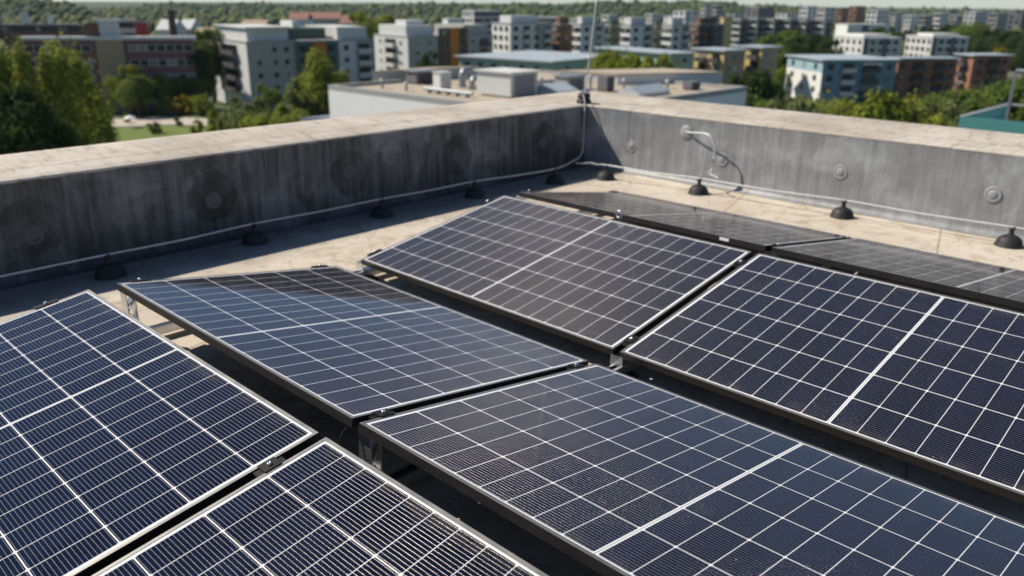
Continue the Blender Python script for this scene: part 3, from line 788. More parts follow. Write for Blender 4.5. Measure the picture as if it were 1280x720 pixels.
# --- long brick building, left
k = Block('long_building', 'long dark purple brick building with a pale flat roof behind the trees at left', 'building', 28, 50, 190, 13, 2, 240, 'purple', 'roofw', over=.7, slab=.7)
k.clad('L', 0, 1, 'beige', proud=.2); k.clad('R', .42, .58, 'ochre', proud=.3)
for r_ in range(4): k.windows('R', [(i + .5) / 18 for i in range(18) if not 7 <= i <= 10], 1, 2.0, 1.5, 'frame', top=2.6 + r_ * 3.3)
k.top(.3, .9, .36, .44, 3.2, 'brown', 'stair_house'); k.top(.3, .9, .45, .56, 3.4, 'lgrey', 'stair_house'); k.top(.3, .9, .44, .57, .3, 'roofw', 'stair_roof', base=3.9)
k = Block('office_building', 'white office building with pale roof, joined to a small red block, behind the purple building', 'building', 118, 25, 270, 10, 103, 166, 'lgrey', 'roofw', over=.5)
k.windows('R', [(i + .5) / 7 for i in range(7)], 4, 2.2, 1.6, 'dframe', sh=3.3)
k = Block('stair_tower', 'small red block at the end of the white office building', 'building', 168, 28, 268, 10, 165, 182, 'red', 'roofg')
k = Block('old_factory', 'old dull purple factory with window bands at the far left', 'building', 2, 31, 300, 8, -40, 98, 'purple', 'roofg')
k.windows('R', [(i + .5) / 14 for i in range(14)], 3, 2.2, 1.8, 'dframe', sh=3.6); k.top(.3, .7, .25, .35, 4, 'lgrey', 'roof_house'); k.top(.3, .7, .6, .66, 3, 'white', 'roof_house')
p = far_point(213, 12, 330); r = empty('chimney_stack', (p.x, p.y, GZ)); tag(r, 'slender dark brick chimney right of the red block', 'chimney')
q = MB(); q.lathe([(1.9, 0), (1.25, p.z - GZ - .8)], n=16); q.build('shaft', BM['brst'], r); q = MB(); q.lathe([(1.45, p.z - GZ - .79), (1.45, p.z - GZ)], n=16); q.build('rim', BM['brst'], r)
def gable(name, label, uA, uB, v, d, wall, roof, depth=12, ridge=3.5, th=0):
    a, b_ = far_point(uA, v, d), far_point(uB, v, d); z = a.z
    e = (b_ - a); e.z = 0; w = e.length; e.normalize(); n = Vector((-e.y, e.x, 0))
    r = empty(name, (a.x, a.y, GZ)); tag(r, label, 'house'); off = -Vector((a.x, a.y, GZ))
    P = [Vector((a.x, a.y, 0)), Vector((b_.x, b_.y, 0))]; P += [P[1] + n * depth, P[0] + n * depth]
    q = MB(); q.prism([(p.x, p.y) for p in P], GZ, z); o = q.build('wall', BM[wall], r); o.location = off
    q = MB(); m0, m1 = (P[0] + P[3]) / 2 - e * .4, (P[1] + P[2]) / 2 + e * .4; ov = n * .6
    vs = [P[0] - ov - e * .4, P[1] - ov + e * .4, P[2] + ov + e * .4, P[3] + ov - e * .4]
    vs = [(p.x, p.y, z + .01) for p in vs] + [(m0.x, m0.y, z + ridge), (m1.x, m1.y, z + ridge)]
    q.add(vs, [(0, 1, 5, 4), (2, 3, 4, 5), (1, 2, 5), (3, 0, 4), (3, 2, 1, 0)]); o = q.build('roof', BM[roof], r); o.location = off
gable('old_house', 'beige house with a tan gable roof between the brick building and the grey apartments', 238, 262, 57, 230, 'beige', 'tan', 16, 4.5)
for u0, u1, v, d, wl, rf, lab in ((361, 384, 24, 520, 'white', 'rooft', 'white house with red tile roof below the wooded hill, left of a long red one'), (386, 424, 23, 560, 'beige', 'rooft', 'long house with a dark red roof below the wooded hill'),
                                 (425, 440, 29, 470, 'white', 'rooft', 'small house with a red roof just above the grey apartment block'), (196, 216, 37, 360, 'white', 'roofw', 'low white shed right of the dark brick chimney'),
                                 (224, 238, 36, 380, 'beige', 'roofw', 'small pale shed beyond the chimney, left of the tree line'), (300, 330, 36, 400, 'beige', 'tan', 'tan roofed house peeping above the grey apartment roof')):
    gable('far_house', lab, u0, u1, v, d, wl, rf, 14, 4)

# --- white modern building and far city blocks
k = Block('office_building', 'white stepped modern building rising above the middle apartment row', 'building', 592, 14, 420, 30, 578, 626, 'lgrey', 'roofw')
k.windows('R', [(i + .5) / 7 for i in range(7)], 5, 1.8, 1.8, 'dframe'); k.windows('L', [.2, .5, .8], 5, 1.8, 1.8, 'dframe')
k = Block('office_building', 'low white hall left of the stepped modern building', 'building', 560, 24, 400, 30, 553, 580, 'white', 'roofw')
k = Block('office_building', 'long white building stretching behind the row, right of the stepped modern building', 'building', 634, 22, 430, 20, 625, 706, 'white', 'roofw')
k.windows('R', [(i + .5) / 12 for i in range(12)], 3, 2.0, 1.5, 'dframe')
k = Block('apartment_block', 'tall narrow yellow strip of a block beside the grey towers', 'apartment block', 905, 22, 345, 30, 901, 916, 'yellow', 'roofg')
tw = [(915, 934, 24), (934, 956, 23), (956, 977, 24), (977, 996, 24), (996, 1016, 25), (1016, 1042, 24)]
ordn = ['first', 'second', 'third', 'fourth', 'fifth', 'sixth', 'seventh', 'eighth', 'ninth', 'tenth', 'eleventh', 'twelfth', 'thirteenth', 'fourteenth', 'fifteenth', 'sixteenth', 'seventeenth', 'eighteenth', 'nineteenth', 'twentieth']
for i, (a, b_, v) in enumerate(tw):
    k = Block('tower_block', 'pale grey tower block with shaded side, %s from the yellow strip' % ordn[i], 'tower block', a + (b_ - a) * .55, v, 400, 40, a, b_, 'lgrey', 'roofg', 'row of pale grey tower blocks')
    k.clad('R', 0, 1, 'grey', proud=.2); k.windows('L', [.2, .5, .8], 5, 1.6, 1.6, 'dframe'); k.balconies('R', [.5], 5, 3.4, 'shade')  # grey layer paints the shade onto the right face
k = Block('low_hall', 'low white hall with a dark notch, in front of the red and white skyline', 'building', 1060, 31, 470, 9, 1045, 1112, 'white', 'roofw')
k.clad('R', .35, .5, 'dgrey', proud=.3)
sk = [(560, 574, 27, 'lgrey'), (712, 728, 24, 'white'), (728, 746, 22, 'lgrey'), (752, 772, 19, 'white'), (775, 800, 22, 'roofw'), (806, 826, 18, 'lgrey'), (830, 862, 20, 'white'), (842, 874, 14, 'white'), (876, 890, 6, 'lgrey'), (890, 904, 7, 'grey'),
      (908, 930, 18, 'lgrey'), (932, 968, 9, 'dgrey'), (970, 1000, 17, 'white'), (1000, 1022, 8, 'white'), (1022, 1044, 10, 'lgrey'), (1046, 1062, 10, 'brick'), (1062, 1082, 8, 'brick'), (1084, 1112, 13, 'white'), (1114, 1128, 17, 'lgrey'), (1130, 1150, 20, 'white'),
      (1150, 1166, 20, 'grey'), (1168, 1186, 17, 'white'), (1188, 1206, 20, 'grey'), (1206, 1236, 15, 'lgrey'), (1236, 1262, 17, 'grey'), (1262, 1300, 12, 'dgrey')]
hue = {'white': 'white', 'lgrey': 'pale grey', 'grey': 'grey', 'dgrey': 'dark grey', 'brick': 'reddish brown', 'roofw': 'whitish'}
cnt = {}
for i, (a, b_, v, w) in enumerate(sk):
    cnt[w] = cnt.get(w, 0) + 1
    d = 560 + (i * 137 % 190)
    k = Block('city_block', '%s tiny %s city block from the left, far off under the hill line' % (ordn[cnt[w] - 1], hue[w]), 'building', a + (b_ - a) * .45, v, d, 38, a, b_, w if w != 'roofw' else 'white', 'roofw' if i % 2 else 'roofg', 'far city blocks on the skyline')
    n = max(2, int(k.l2 / 5))
    k.windows('R', [(j + .5) / n for j in range(n)], 4, 2.2, 1.7, 'dframe', sh=3.2); k.windows('L', [.25, .7], 4, 2.2, 1.7, 'dframe', sh=3.2)

# --- the neighbouring flat-roofed building, white wall and roof plant
NZ = -6.0
def on_roof(u, v, z=NZ):
    r = CR * ((u - 640) / FPX) + CU * ((360 - v) / FPX) + CF
    return CAM + r * ((z - CAM.z) / r.z)
A, C, B = on_roof(410, 106), on_roof(690, 141), on_roof(934, 108)
D = A + B - C
r = empty('neighbour_building', (C.x, C.y, GZ)); tag(r, 'white walled flat roofed building with roof plant just beyond the parapet', 'building'); off = -Vector((C.x, C.y, GZ))
q = MB(); q.prism([(p.x, p.y) for p in (A, C, B, D)], GZ, NZ - .45); o = q.build('wall', M_RENDER, r); o.location = off
q = MB(); ctr = (A + B) / 2; ins = [p + (ctr - p).normalized() * .6 for p in (A, C, B, D)]
q.prism([(p.x, p.y) for p in ins], NZ - .449, NZ - .30); o = q.build('roof', BM['gravel'], r); o.location = off
# attic rim round the roof
q = MB(); P4 = [A, C, B, D]
for i in range(4):
    a, b_ = P4[i], P4[(i + 1) % 4]; ai, bi = ins[i], ins[(i + 1) % 4]
    q.prism([(p.x, p.y) for p in (a, b_, bi, ai)], NZ - .447, NZ)
o = q.build('roof_rim', BM['roofg'], r); o.location = off
me = window_mesh(1.6, 1.1, 'dframe')
e = (C - A).normalized()
for fr in (.16, .36, .56, .76): put('window', me, r, A + (C - A) * fr + Vector((0, 0, -3.6)) + Vector((e.y, -e.x, 0)) * .03 + off, (0, 0, math.atan2(e.y, e.x)))
E2 = (B - C).normalized(); E1 = (A - C).normalized()
rz = math.atan2(E2.y, E2.x)
def plant(name, label, cat, u, v, make, rot=0):
    p = on_roof(u, v, NZ - .30); o = empty(name, p, (0, 0, rz + rot)); tag(o, label, cat); make(o); return o
def mk_box(w, d, h, body='lgrey', side=None, cap=None):
    def f(o):
        q = MB(); q.box(-w / 2, w / 2, -d / 2, d / 2, .12, h); q.build('housing', BM[body], o, bevel=.03)
        for sx in (-1, 1):
            q = MB(); q.box(sx * w * .35 - .1, sx * w * .35 + .1, -d * .45, d * .45, 0, .119); q.build('base_rail', BM['dgrey'], o)
        q = MB(); n = max(3, int(h / .16))
        for i in range(n): q.box(-w * .38, w * .38, -d / 2 - .04, -d / 2 - .002, .2 + (h - .35) * i / n, .2 + (h - .35) * i / n + .08)
        q.build('louvre', BM[side or 'dgrey'], o)
        if cap: q = MB(); q.box(-w * .56, w * .56, -d * .56, d * .56, h + .003, h + .1); q.build('cap', BM[cap], o)
    return f
def mk_duct(rad, h, reach):
    def f(o):
        path = [(0, 0, 0), (0, 0, h * .6)] + [(reach / 2 - reach / 2 * math.cos(a), 0, h * .6 + rad * 1.4 * math.sin(a)) for a in [math.pi * i / 8 for i in range(1, 9)]] + [(reach, 0, h * .35)]
        q = MB(); q.tube(path, rad, 14); q.build('duct', BM['steel'], o); q = MB(); q.lathe([(rad * 1.3, 0), (rad * 1.3, .12)], n=16); q.build('collar', BM['steel'], o)
    return f
plant('roof_vent', 'pale square vent box on the neighbour roof, left of the round ducts', 'vent', 553, 113, mk_box(1.3, 1.0, 1.55, 'white', 'wbal', 'roofw'))
plant('cooling_unit', 'low dark cooling unit at the left of the neighbour roof', 'cooling unit', 527, 104, mk_box(2.6, 1.6, 1.15, 'dgrey', 'shade', 'steel'))
plant('vent_duct', 'tall round grey duct elbow on the neighbour roof', 'duct', 578, 109, mk_duct(.34, 1.7, .9))
plant('vent_duct', 'bright arched duct left of the big grey air handling unit', 'duct', 590, 112, mk_duct(.28, 1.1, 1.5))
plant('air_handling_unit', 'big grey air handling unit with dark louvred side on the neighbour roof', 'air handler', 634, 119, mk_box(3.3, 4.0, 2.0, 'lgrey', 'dgrey', 'roofw'))
plant('cooling_unit', 'grey cooling unit left of the lightning rod base', 'cooling unit', 712, 112, mk_box(2.4, 1.6, 1.2, 'grey', 'dgrey', 'steel'))
plant('cooling_unit', 'small dark box unit right of the lightning rod base', 'cooling unit', 757, 114, mk_box(1.1, 1.1, 1.35, 'dgrey', 'shade'))
plant('roof_vent', 'flat dark vent near the right end of the neighbour roof', 'vent', 864, 112, mk_box(1.5, 1.0, .75, 'dgrey', 'shade'))
def mk_pipe(h, rad):
    def f(o):
        q = MB(); q.lathe([(rad, 0), (rad, h)], n=12); q.build('pipe', BM['steel'], o); q = MB(); q.lathe([(rad * 2, h - .1), (rad * 2.1, h - .02), (rad * .6, h + .14)], n=12); q.build('cowl', BM['wbal'], o)
    return f
for u, v, h, lab in ((478, 111, .8, 'small vent pipe with pale cowl at the left end of the neighbour roof'), (508, 114, .7, 'small vent pipe with pale cowl left of the white vent box'), (602, 116, .9, 'small vent pipe with pale cowl left of the air handling unit'),
                     (676, 112, 1.0, 'small vent pipe with pale cowl right of the air handling unit'), (738, 110, 1.1, 'small vent pipe with pale cowl at the lightning rod'), (780, 111, .8, 'small vent pipe with pale cowl right of the dark box unit'), (834, 111, .7, 'small vent pipe with pale cowl left of the flat dark vent')):
    plant('vent_pipe', lab, 'vent', u, v, mk_pipe(h, .12))
def mk_run(w):
    def f(o):
        q = MB(); q.tube([(-w / 2, 0, .35), (w / 2, 0, .35)], .16, 10); q.build('pipe_run', BM['steel'], o)
        for i in range(5):
            q = MB(); x = -w / 2 + w * (i + .5) / 5; q.box(x - .06, x + .06, -.2, .2, 0, .18); q.build('pipe_foot', BM['dgrey'], o)
    return f
plant('pipe_run', 'insulated silver pipe run along the front of the neighbour roof', 'pipe', 560, 119, mk_run(6.0), math.pi / 2)
plant('pipe_run', 'insulated silver pipe run behind the cooling units', 'pipe', 690, 106, mk_run(7.0))
def mk_sky(w, d):
    def f(o):
        q = MB(); q.box(-w / 2, w / 2, -d / 2, d / 2, 0, .35); q.build('curb', BM['wbal'], o)
        q = MB(); q.add([(-w / 2, -d / 2, .352), (w / 2, -d / 2, .352), (w / 2, d / 2, .352), (-w / 2, d / 2, .352), (-w / 2, 0, .9), (w / 2, 0, .9)], [(0, 1, 5, 4), (2, 3, 4, 5), (1, 2, 5), (3, 0, 4)]); q.build('glazing', BM['roofb'], o)
    return f
plant('skylight', 'pale blue ridge skylight left of the lightning rod', 'skylight', 690, 117, mk_sky(3.2, 3.4))
plant('skylight', 'pale blue flat skylight right of the lightning rod', 'skylight', 805, 119, mk_sky(4.6, 2.2))
# raised low structures at the back of that roof
def deck(label, us, h, mat, rim):
    P = [on_roof(u, v, NZ - .29) for u, v in us]; c_ = sum(P, Vector()) / len(P)
    o = empty('roof_superstructure', (c_.x, c_.y, NZ - .29)); tag(o, label, 'roof structure')
    q = MB(); q.prism([(p.x - c_.x, p.y - c_.y) for p in P], 0, h); q.build('wall', BM[mat], o)
    q = MB(); q.prism([((p.x - c_.x) * 1.02, (p.y - c_.y) * 1.02) for p in P], h + .003, h + .14); q.build('roof', BM[rim], o)
deck('raised grey roof section at the back right of the neighbour roof', ((700, 101), (772, 106), (902, 103), (830, 98)), .9, 'lgrey', 'gravel')
deck('raised roof section with tan top at the back left of the neighbour roof', ((466, 104), (522, 101), (600, 97), (540, 98)), 1.0, 'grey', 'gravel')
# annex left of the white wall
a = on_roof(376, 150, -9.5); b_ = on_roof(414, 146, -9.5)
r = empty('annex', (a.x, a.y, GZ)); tag(r, 'low white annex at the left foot of the white wall', 'building'); off = -Vector((a.x, a.y, GZ))
P = [a, b_ + (C - A).normalized() * 3, b_ + (D - A).normalized() * 6, a + (D - A).normalized() * 6]
q = MB(); q.prism([(p.x, p.y) for p in P], GZ, -9.5); o = q.build('wall', M_RENDER, r); o.location = off
cc = sum(P, Vector()) / 4
q = MB(); q.prism([(cc.x + (p.x - cc.x) * 1.03, cc.y + (p.y - cc.y) * 1.03) for p in P], -9.497, -9.3); o = q.build('roof', BM['steel'], r); o.location = off

# --- teal terrace with a steel pergola, far right
TD = 34
a, b_ = far_point(1200, 146, TD), far_point(1420, 152, TD - 4)
z = a.z
r = empty('terrace_building', (a.x, a.y, GZ)); tag(r, 'teal clad terrace with a steel frame and handrail at the right edge', 'terrace'); off = -Vector((a.x, a.y, GZ))
e = (b_ - a); e.z = 0; e.normalize(); n = Vector((-e.y, e.x, 0)); Lt = 9
P = [a, a + e * Lt, a + e * Lt + n * 7, a + n * 7]
q = MB(); q.prism([(p.x, p.y) for p in P], GZ, z - .9); o = q.build('wall', M_RENDER, r); o.location = off
q = MB(); q.prism([(p.x, p.y) for p in (P[0], P[1], P[1] + n * .15, P[0] + n * .15)], z - .897, z); q.prism([(p.x, p.y) for p in (P[0] + n * .151, P[0] + n * .151 + e * .15, P[3] + e * .15, P[3])], z - .897, z)
o = q.build('balustrade', BM['teal'], r); o.location = off
q = MB(); pz = Vector((0, 0, 1)); p0 = P[0] + e * 1.62 + n * .3; hh = far_point(1258, 86, TD).z
q.tube([Vector((p0.x, p0.y, z - .9)), Vector((p0.x, p0.y, hh))], .075, 4, False); o = q.build('post', BM['steel'], r); o.location = off
q = MB(); q.tube([Vector((p0.x, p0.y, hh - .02)), Vector((p0.x, p0.y, hh - .02)) + e * 6], .085, 4, False); o = q.build('beam', BM['steel'], r); o.location = off
q = MB(); q.tube([P[0] + n * .08 + pz * .0, Vector((p0.x, p0.y, z + .62)), Vector((p0.x, p0.y, z + .62)) + e * 6], .04, 6); q.tube([P[0] + n * .08 + pz * .01, P[3] + e * .08 + pz * .01], .03, 6)
o = q.build('handrail', BM['steel'], r); o.location = off

# ------------------------------------------------------------------ trees
def leafmat(name, c):
    q = NT(name); o = q.obj(); info = q.n('ShaderNodeObjectInfo')
    n = q.noise(o, 0.9, 4, 0.6); n2 = q.noise(o, 7, 2, 0.5)
    col = q.mix(n, tuple(x * .75 for x in c), tuple(x * 1.5 for x in c))
    col = q.mix(q.ramp(n2, .5, .8, 0, .5), col, (c[0] * 1.7, c[1] * 1.35, c[2] * 1.0))
    col = q.mix(q.math('MULTIPLY', info.outputs['Random'], .35), col, (c[0] * .55, c[1] * .65, c[2] * .6))
    q.p.inputs['Specular IOR Level'].default_value = .15; m_ = q.fin(col, 0.8)
    tr = q.n('ShaderNodeBsdfTranslucent'); q.set(tr.inputs[0], col)
    mx = q.n('ShaderNodeMixShader'); mx.inputs[0].default_value = .38
    q.t.links.new(q.p.outputs[0], mx.inputs[1]); q.t.links.new(tr.outputs[0], mx.inputs[2])
    q.t.links.new(mx.outputs[0], q.t.nodes['Material Output'].inputs[0])
    return m_
LM = dict(olive=leafmat('olive_leaves', (.235, .265, .045)), mid=leafmat('mid_green_leaves', (.14, .19, .04)), dark=leafmat('dark_leaves', (.055, .085, .022)),
          bright=leafmat('bright_leaves', (.22, .26, .035)), grey=leafmat('grey_green_leaves', (.21, .24, .095)), yellow=leafmat('yellow_leaves', (.32, .27, .03)))
M_BARK = plain('bark', (.085, .068, .052), .95, 0, .3, 3)
def crown_mesh(seed, h, rad, lo, shape, nleaf, ls):
    """leaf clumps spread through many lobes, none inside the heart of the crown"""
    R = random.Random(seed); q = MB(); lobes = []
    nl = {'tall': 26, 'round': 22, 'shrub': 14, 'plume': 34}[shape]
    for i in range(nl):
        t = R.random(); z = lo + (h - lo) * (.1 + .85 * t); a = R.uniform(0, 6.283)
        if shape == 'tall': env = rad * (math.sin(math.pi * min(1, .18 + .82 * (1 - t))) ** .6 * .8 + .08)
        elif shape == 'plume': env = rad * (.35 + .65 * math.sin(math.pi * min(1, .12 + .88 * (1 - t))) ** .8)
        else: env = rad * math.sqrt(max(.05, 1 - (2 * (.1 + .85 * t) - .95) ** 2))
        d = env * R.uniform(.3, .85)
        lobes.append((Vector((d * math.cos(a), d * math.sin(a), z)), max(.18 * rad, env * R.uniform(.24, .46)), R.uniform(.8, 1.3) if shape != 'plume' else R.uniform(1.6, 3.0)))
    per = nleaf // nl
    for c, rr_, st in lobes:
        for _ in range(per):
            v = Vector((R.gauss(0, 1), R.gauss(0, 1), R.gauss(0, 1))).normalized()
            p = c + Vector((v.x, v.y, v.z * st)) * rr_ * (R.uniform(.55, 1.08) if R.random() < .85 else R.uniform(1.0, 1.5))
            if p.z < lo * .8: continue
            nn = (v + Vector((R.gauss(0, .5), R.gauss(0, .5), R.gauss(0, .5) + .25))).normalized()
            a = nn.cross(Vector((R.gauss(0, 1), R.gauss(0, 1), R.gauss(0, 1)))).normalized(); b = nn.cross(a)
            s_ = ls * R.uniform(.6, 1.4)
            q.add([p + a * s_, p + b * s_ * .7, p - a * s_, p - b * s_ * .7], [(0, 1, 2, 3)])
    return q, lobes
def trunk_mesh(h, lo, rad, lobes, tr):
    q = MB(); R = random.Random(int(h * 100))
    q.tube([(0, 0, -.2), (.05, 0, lo * .6), (.1, .05, lo + (h - lo) * .35), (0, .05, h * .9)], [tr * 1.3, tr, tr * .7, tr * .15], 8)
    for c, rr_, st in lobes[::2]:
        z0 = max(lo * .5, c.z * .6); q.tube([(0, 0, z0), Vector((c.x * .5, c.y * .5, (z0 + c.z) / 2 + .1)), c], [tr * .4, tr * .28, tr * .1], 5)
    return q
KINDS = {'poplar': (10, 2.3, 1.2, 'tall', 11000, .125), 'plume': (10, 1.75, .9, 'plume', 11000, .115), 'tree': (10, 4.2, 2.6, 'round', 13000, .165), 'slim': (10, 3.0, 1.8, 'tall', 11000, .15), 'shrub': (10, 5.2, .6, 'shrub', 9000, .24)}
PROT = {}
def proto(kind, seed):
    k = (kind, seed)
    if k not in PROT:
        h, rad, lo, shape, nl, ls = KINDS[kind]
        cr, lob = crown_mesh(seed, h, rad, lo, shape, nl, ls)
        tk = trunk_mesh(h, lo, rad, lob, .26 if kind != 'shrub' else .2)
        PROT[k] = (cr, tk.mesh('trunk', M_BARK), {})
    return PROT[k]
def tree(name, label, kind, mat, u, d, vtop, seed, cat='tree', group=None, wide=1.0, zb=GZ):
    p = far_point(u, vtop, d); H = max(1.2, p.z - zb)
    cr, tk, cache = proto(kind, seed)
    if mat not in cache: cache[mat] = cr.mesh('crown', LM[mat])
    r = empty(name, (p.x, p.y, zb), (0, 0, (u * 7.3 + seed) % 6.28)); s_ = H / 10
    tag(r, label, cat, group)
    r.scale = (s_ * wide, s_ * wide, s_)
    put('crown', cache[mat], r); put('trunk', tk, r)
    return r
T = tree
GL = 'trees in the park at left'
T('poplar_tree', 'tall dense olive tree at the left edge, cut by the picture', 'plume', 'olive', -6, 86, 76, 1, group=GL)
T('poplar_tree', 'tall olive poplar, second from the left edge', 'plume', 'dark', 17, 92, 74, 2, group=GL, wide=.85)
T('poplar_tree', 'olive poplar with a pointed top, third from the left edge', 'plume', 'olive', 42, 84, 67, 3, group=GL, wide=.8)
T('poplar_tree', 'tallest olive poplar in front of the purple brick building', 'plume', 'olive', 66, 88, 63, 4, group=GL)
T('poplar_tree', 'feathery olive poplar just right of the tallest one', 'plume', 'mid', 88, 96, 74, 1, group=GL, wide=.8)
T('poplar_tree', 'bright olive poplar at the right end of the poplar row', 'plume', 'bright', 102, 98, 88, 2, group=GL, wide=.8)
T('poplar_tree', 'shorter rounded olive tree right of the poplars', 'tree', 'olive', 96, 100, 104, 4, group=GL, wide=.5)
T('garden_tree', 'dark tree filling the shade left below the poplars', 'tree', 'dark', 12, 74, 118, 5, group=GL, wide=.75)
T('garden_tree', 'dark tree between poplars and parapet, low at left', 'tree', 'dark', 52, 78, 136, 6, group=GL, wide=.5)
T('garden_tree', 'grey green tree beyond the park, in front of the purple facade', 'tree', 'olive', 152, 190, 82, 4, group=GL)
T('garden_tree', 'dark broad tree in the middle of the park', 'tree', 'mid', 168, 186, 96, 5, group=GL, wide=1.2)
T('garden_tree', 'dark green tree left of the grey apartment block', 'tree', 'olive', 204, 196, 92, 6, group=GL, wide=1.1)
T('garden_tree', 'rounded dark tree touching the pale end of the grey apartment block', 'tree', 'mid', 240, 198, 84, 4, group=GL, wide=1.15)
T('slim_tree', 'slender dark tree rising beside the beige gable house', 'slim', 'mid', 258, 212, 38, 1, group=GL)
T('slim_tree', 'slim tree standing left of the pale apartment end wall', 'slim', 'dark', 246, 200, 62, 2, group=GL)
T('young_tree', 'small upright bright tree by the gravel path', 'poplar', 'bright', 138, 184, 126, 1, group=GL)
T('young_tree', 'small upright olive tree between path and dark trees', 'poplar', 'olive', 160, 186, 122, 2, group=GL)
T('young_tree', 'small bright round tree beside the slim young trees', 'tree', 'bright', 178, 188, 128, 5, group=GL)
T('garden_shrub', 'yellow flowering bush in the park', 'shrub', 'yellow', 228, 190, 120, 1, 'bush', GL, 1.3)
T('garden_shrub', 'green bush left of the yellow bush', 'shrub', 'mid', 206, 188, 120, 2, 'bush', GL)
T('garden_shrub', 'bright green upright bush right of the yellow bush', 'shrub', 'bright', 254, 188, 118, 3, 'bush', GL)
T('garden_shrub', 'olive bush at the left end of the lawn edge, beside the poplars', 'shrub', 'olive', 124, 164, 148, 3, 'bush', GL, .9)
T('garden_shrub', 'bright bush on the far side of the lawn, left of the dark bush', 'shrub', 'bright', 158, 176, 141, 2, 'bush', GL, .8)
T('garden_shrub', 'green bush on the far side of the lawn, right of the dark bush', 'shrub', 'mid', 222, 172, 146, 3, 'bush', GL, .9)
T('garden_shrub', 'olive bush at the right end of the lawn edge', 'shrub', 'olive', 246, 160, 150, 1, 'bush', GL, .9)
T('garden_shrub', 'bright bush between the lawn and the pale apartment end', 'shrub', 'bright', 268, 168, 138, 2, 'bush', GL, .9)
T('garden_shrub', 'dark green bush on the edge of the lawn', 'shrub', 'mid', 192, 162, 153, 1, 'bush', GL, 1.5)
T('garden_shrub', 'pale olive bush in front of the pale apartment end, left one', 'shrub', 'grey', 290, 140, 124, 2, 'bush', GL, .62)
T('garden_shrub', 'pale olive bush in front of the pale apartment end, right one', 'shrub', 'grey', 316, 126, 128, 3, 'bush', GL, .7)
T('garden_shrub', 'bright yellow green bush just above the parapet, left of the tall tree', 'shrub', 'bright', 346, 118, 137, 1, 'bush', GL, 1.0)
T('garden_shrub', 'olive bush just above the parapet, right end of the bush row', 'shrub', 'olive', 368, 112, 142, 2, 'bush', GL, 1.0)
T('garden_shrub', 'round green bush at the foot of the grey apartment block', 'shrub', 'mid', 330, 178, 108, 3, 'bush', GL)
T('garden_shrub', 'low bush by the path at the bottom left of the bush row', 'shrub', 'olive', 272, 132, 152, 1, 'bush', GL, .6)
T('slim_tree', 'tall feathery olive tree in front of the grey apartment block', 'slim', 'olive', 397, 128, 67, 3, wide=.9)
T('slim_tree', 'shorter olive tree at the right of the tall feathery one', 'slim', 'grey', 418, 134, 92, 2, wide=.8)
T('slim_tree', 'shorter olive tree at the left of the tall feathery one', 'slim', 'grey', 376, 130, 96, 1, wide=.8)
T('garden_tree', 'dark conifer like tree at the foot of the second grey block', 'poplar', 'dark', 537, 215, 66, 3)
T('garden_tree', 'yellow green tree above the gap right of the grey apartment block', 'tree', 'bright', 452, 330, 16, 4)
T('garden_tree', 'pale green tree on the skyline left of the second grey block', 'tree', 'olive', 484, 340, 21, 5)
T('street_tree', 'bright tree left of the lightning rod over the neighbour roof', 'tree', 'bright', 762, 128, 70, 5, wide=.62)
T('street_tree', 'bright tree right of the lightning rod over the neighbour roof', 'tree', 'bright', 790, 126, 66, 6, wide=.72)
T('street_tree', 'bright tree at the right end of the small bright group', 'tree', 'bright', 816, 128, 70, 4, wide=.62)
GR = 'trees behind the sunlit parapet at right'
for u, d, v, kd, mt, sd, wd, lab in (
    (936, 120, 98, 'tree', 'dark', 4, .8, 'dark tree against the right end of the neighbour building'),
    (952, 150, 92, 'tree', 'dark', 5, .8, 'dark tree below the right yellow block, left one'), (968, 158, 100, 'slim', 'mid', 1, 1, 'slim dark tree below the right yellow block, right one'),
    (948, 84, 118, 'tree', 'mid', 6, .7, 'round olive tree just above the parapet, left of the blue block'), (976, 84, 124, 'tree', 'grey', 4, .7, 'round pale olive tree at the left foot of the blue block'),
    (1004, 96, 134, 'shrub', 'olive', 2, 1, 'low olive bush below the white end of the blue block'),
    (1036, 104, 130, 'tree', 'grey', 5, .9, 'pale olive tree below the blue block, left one'), (1064, 100, 126, 'tree', 'olive', 6, .9, 'olive tree below the blue block, middle one'),
    (1098, 92, 128, 'shrub', 'bright', 3, 1, 'bright round bush below the blue block balconies'), (1124, 104, 130, 'tree', 'mid', 4, .8, 'dark small tree between blue block and brick block'),
    (1148, 150, 124, 'shrub', 'yellow', 1, .8, 'yellow bush below the red brown block'), (1140, 92, 136, 'shrub', 'olive', 2, 1, 'olive bush just above the parapet below the red brown block'),
    (1172, 96, 134, 'tree', 'grey', 5, .9, 'grey green tree left of the teal terrace'), (1196, 120, 112, 'tree', 'mid', 6, .95, 'broad mid green tree below the right red brown block'),
    (1226, 125, 114, 'tree', 'mid', 4, .9, 'mid green tree behind the steel pergola post'), (1258, 128, 106, 'tree', 'dark', 5, .9, 'dark tree seen through the steel pergola'), (1288, 120, 96, 'tree', 'mid', 6, .9, 'tree at the right edge behind the pergola')):
    T('garden_shrub' if kd == 'shrub' else 'garden_tree', lab, kd, mt, u, d, v, sd, 'bush' if kd == 'shrub' else 'tree', GR, wd)
GB = 'dark trees around the far blocks at right'
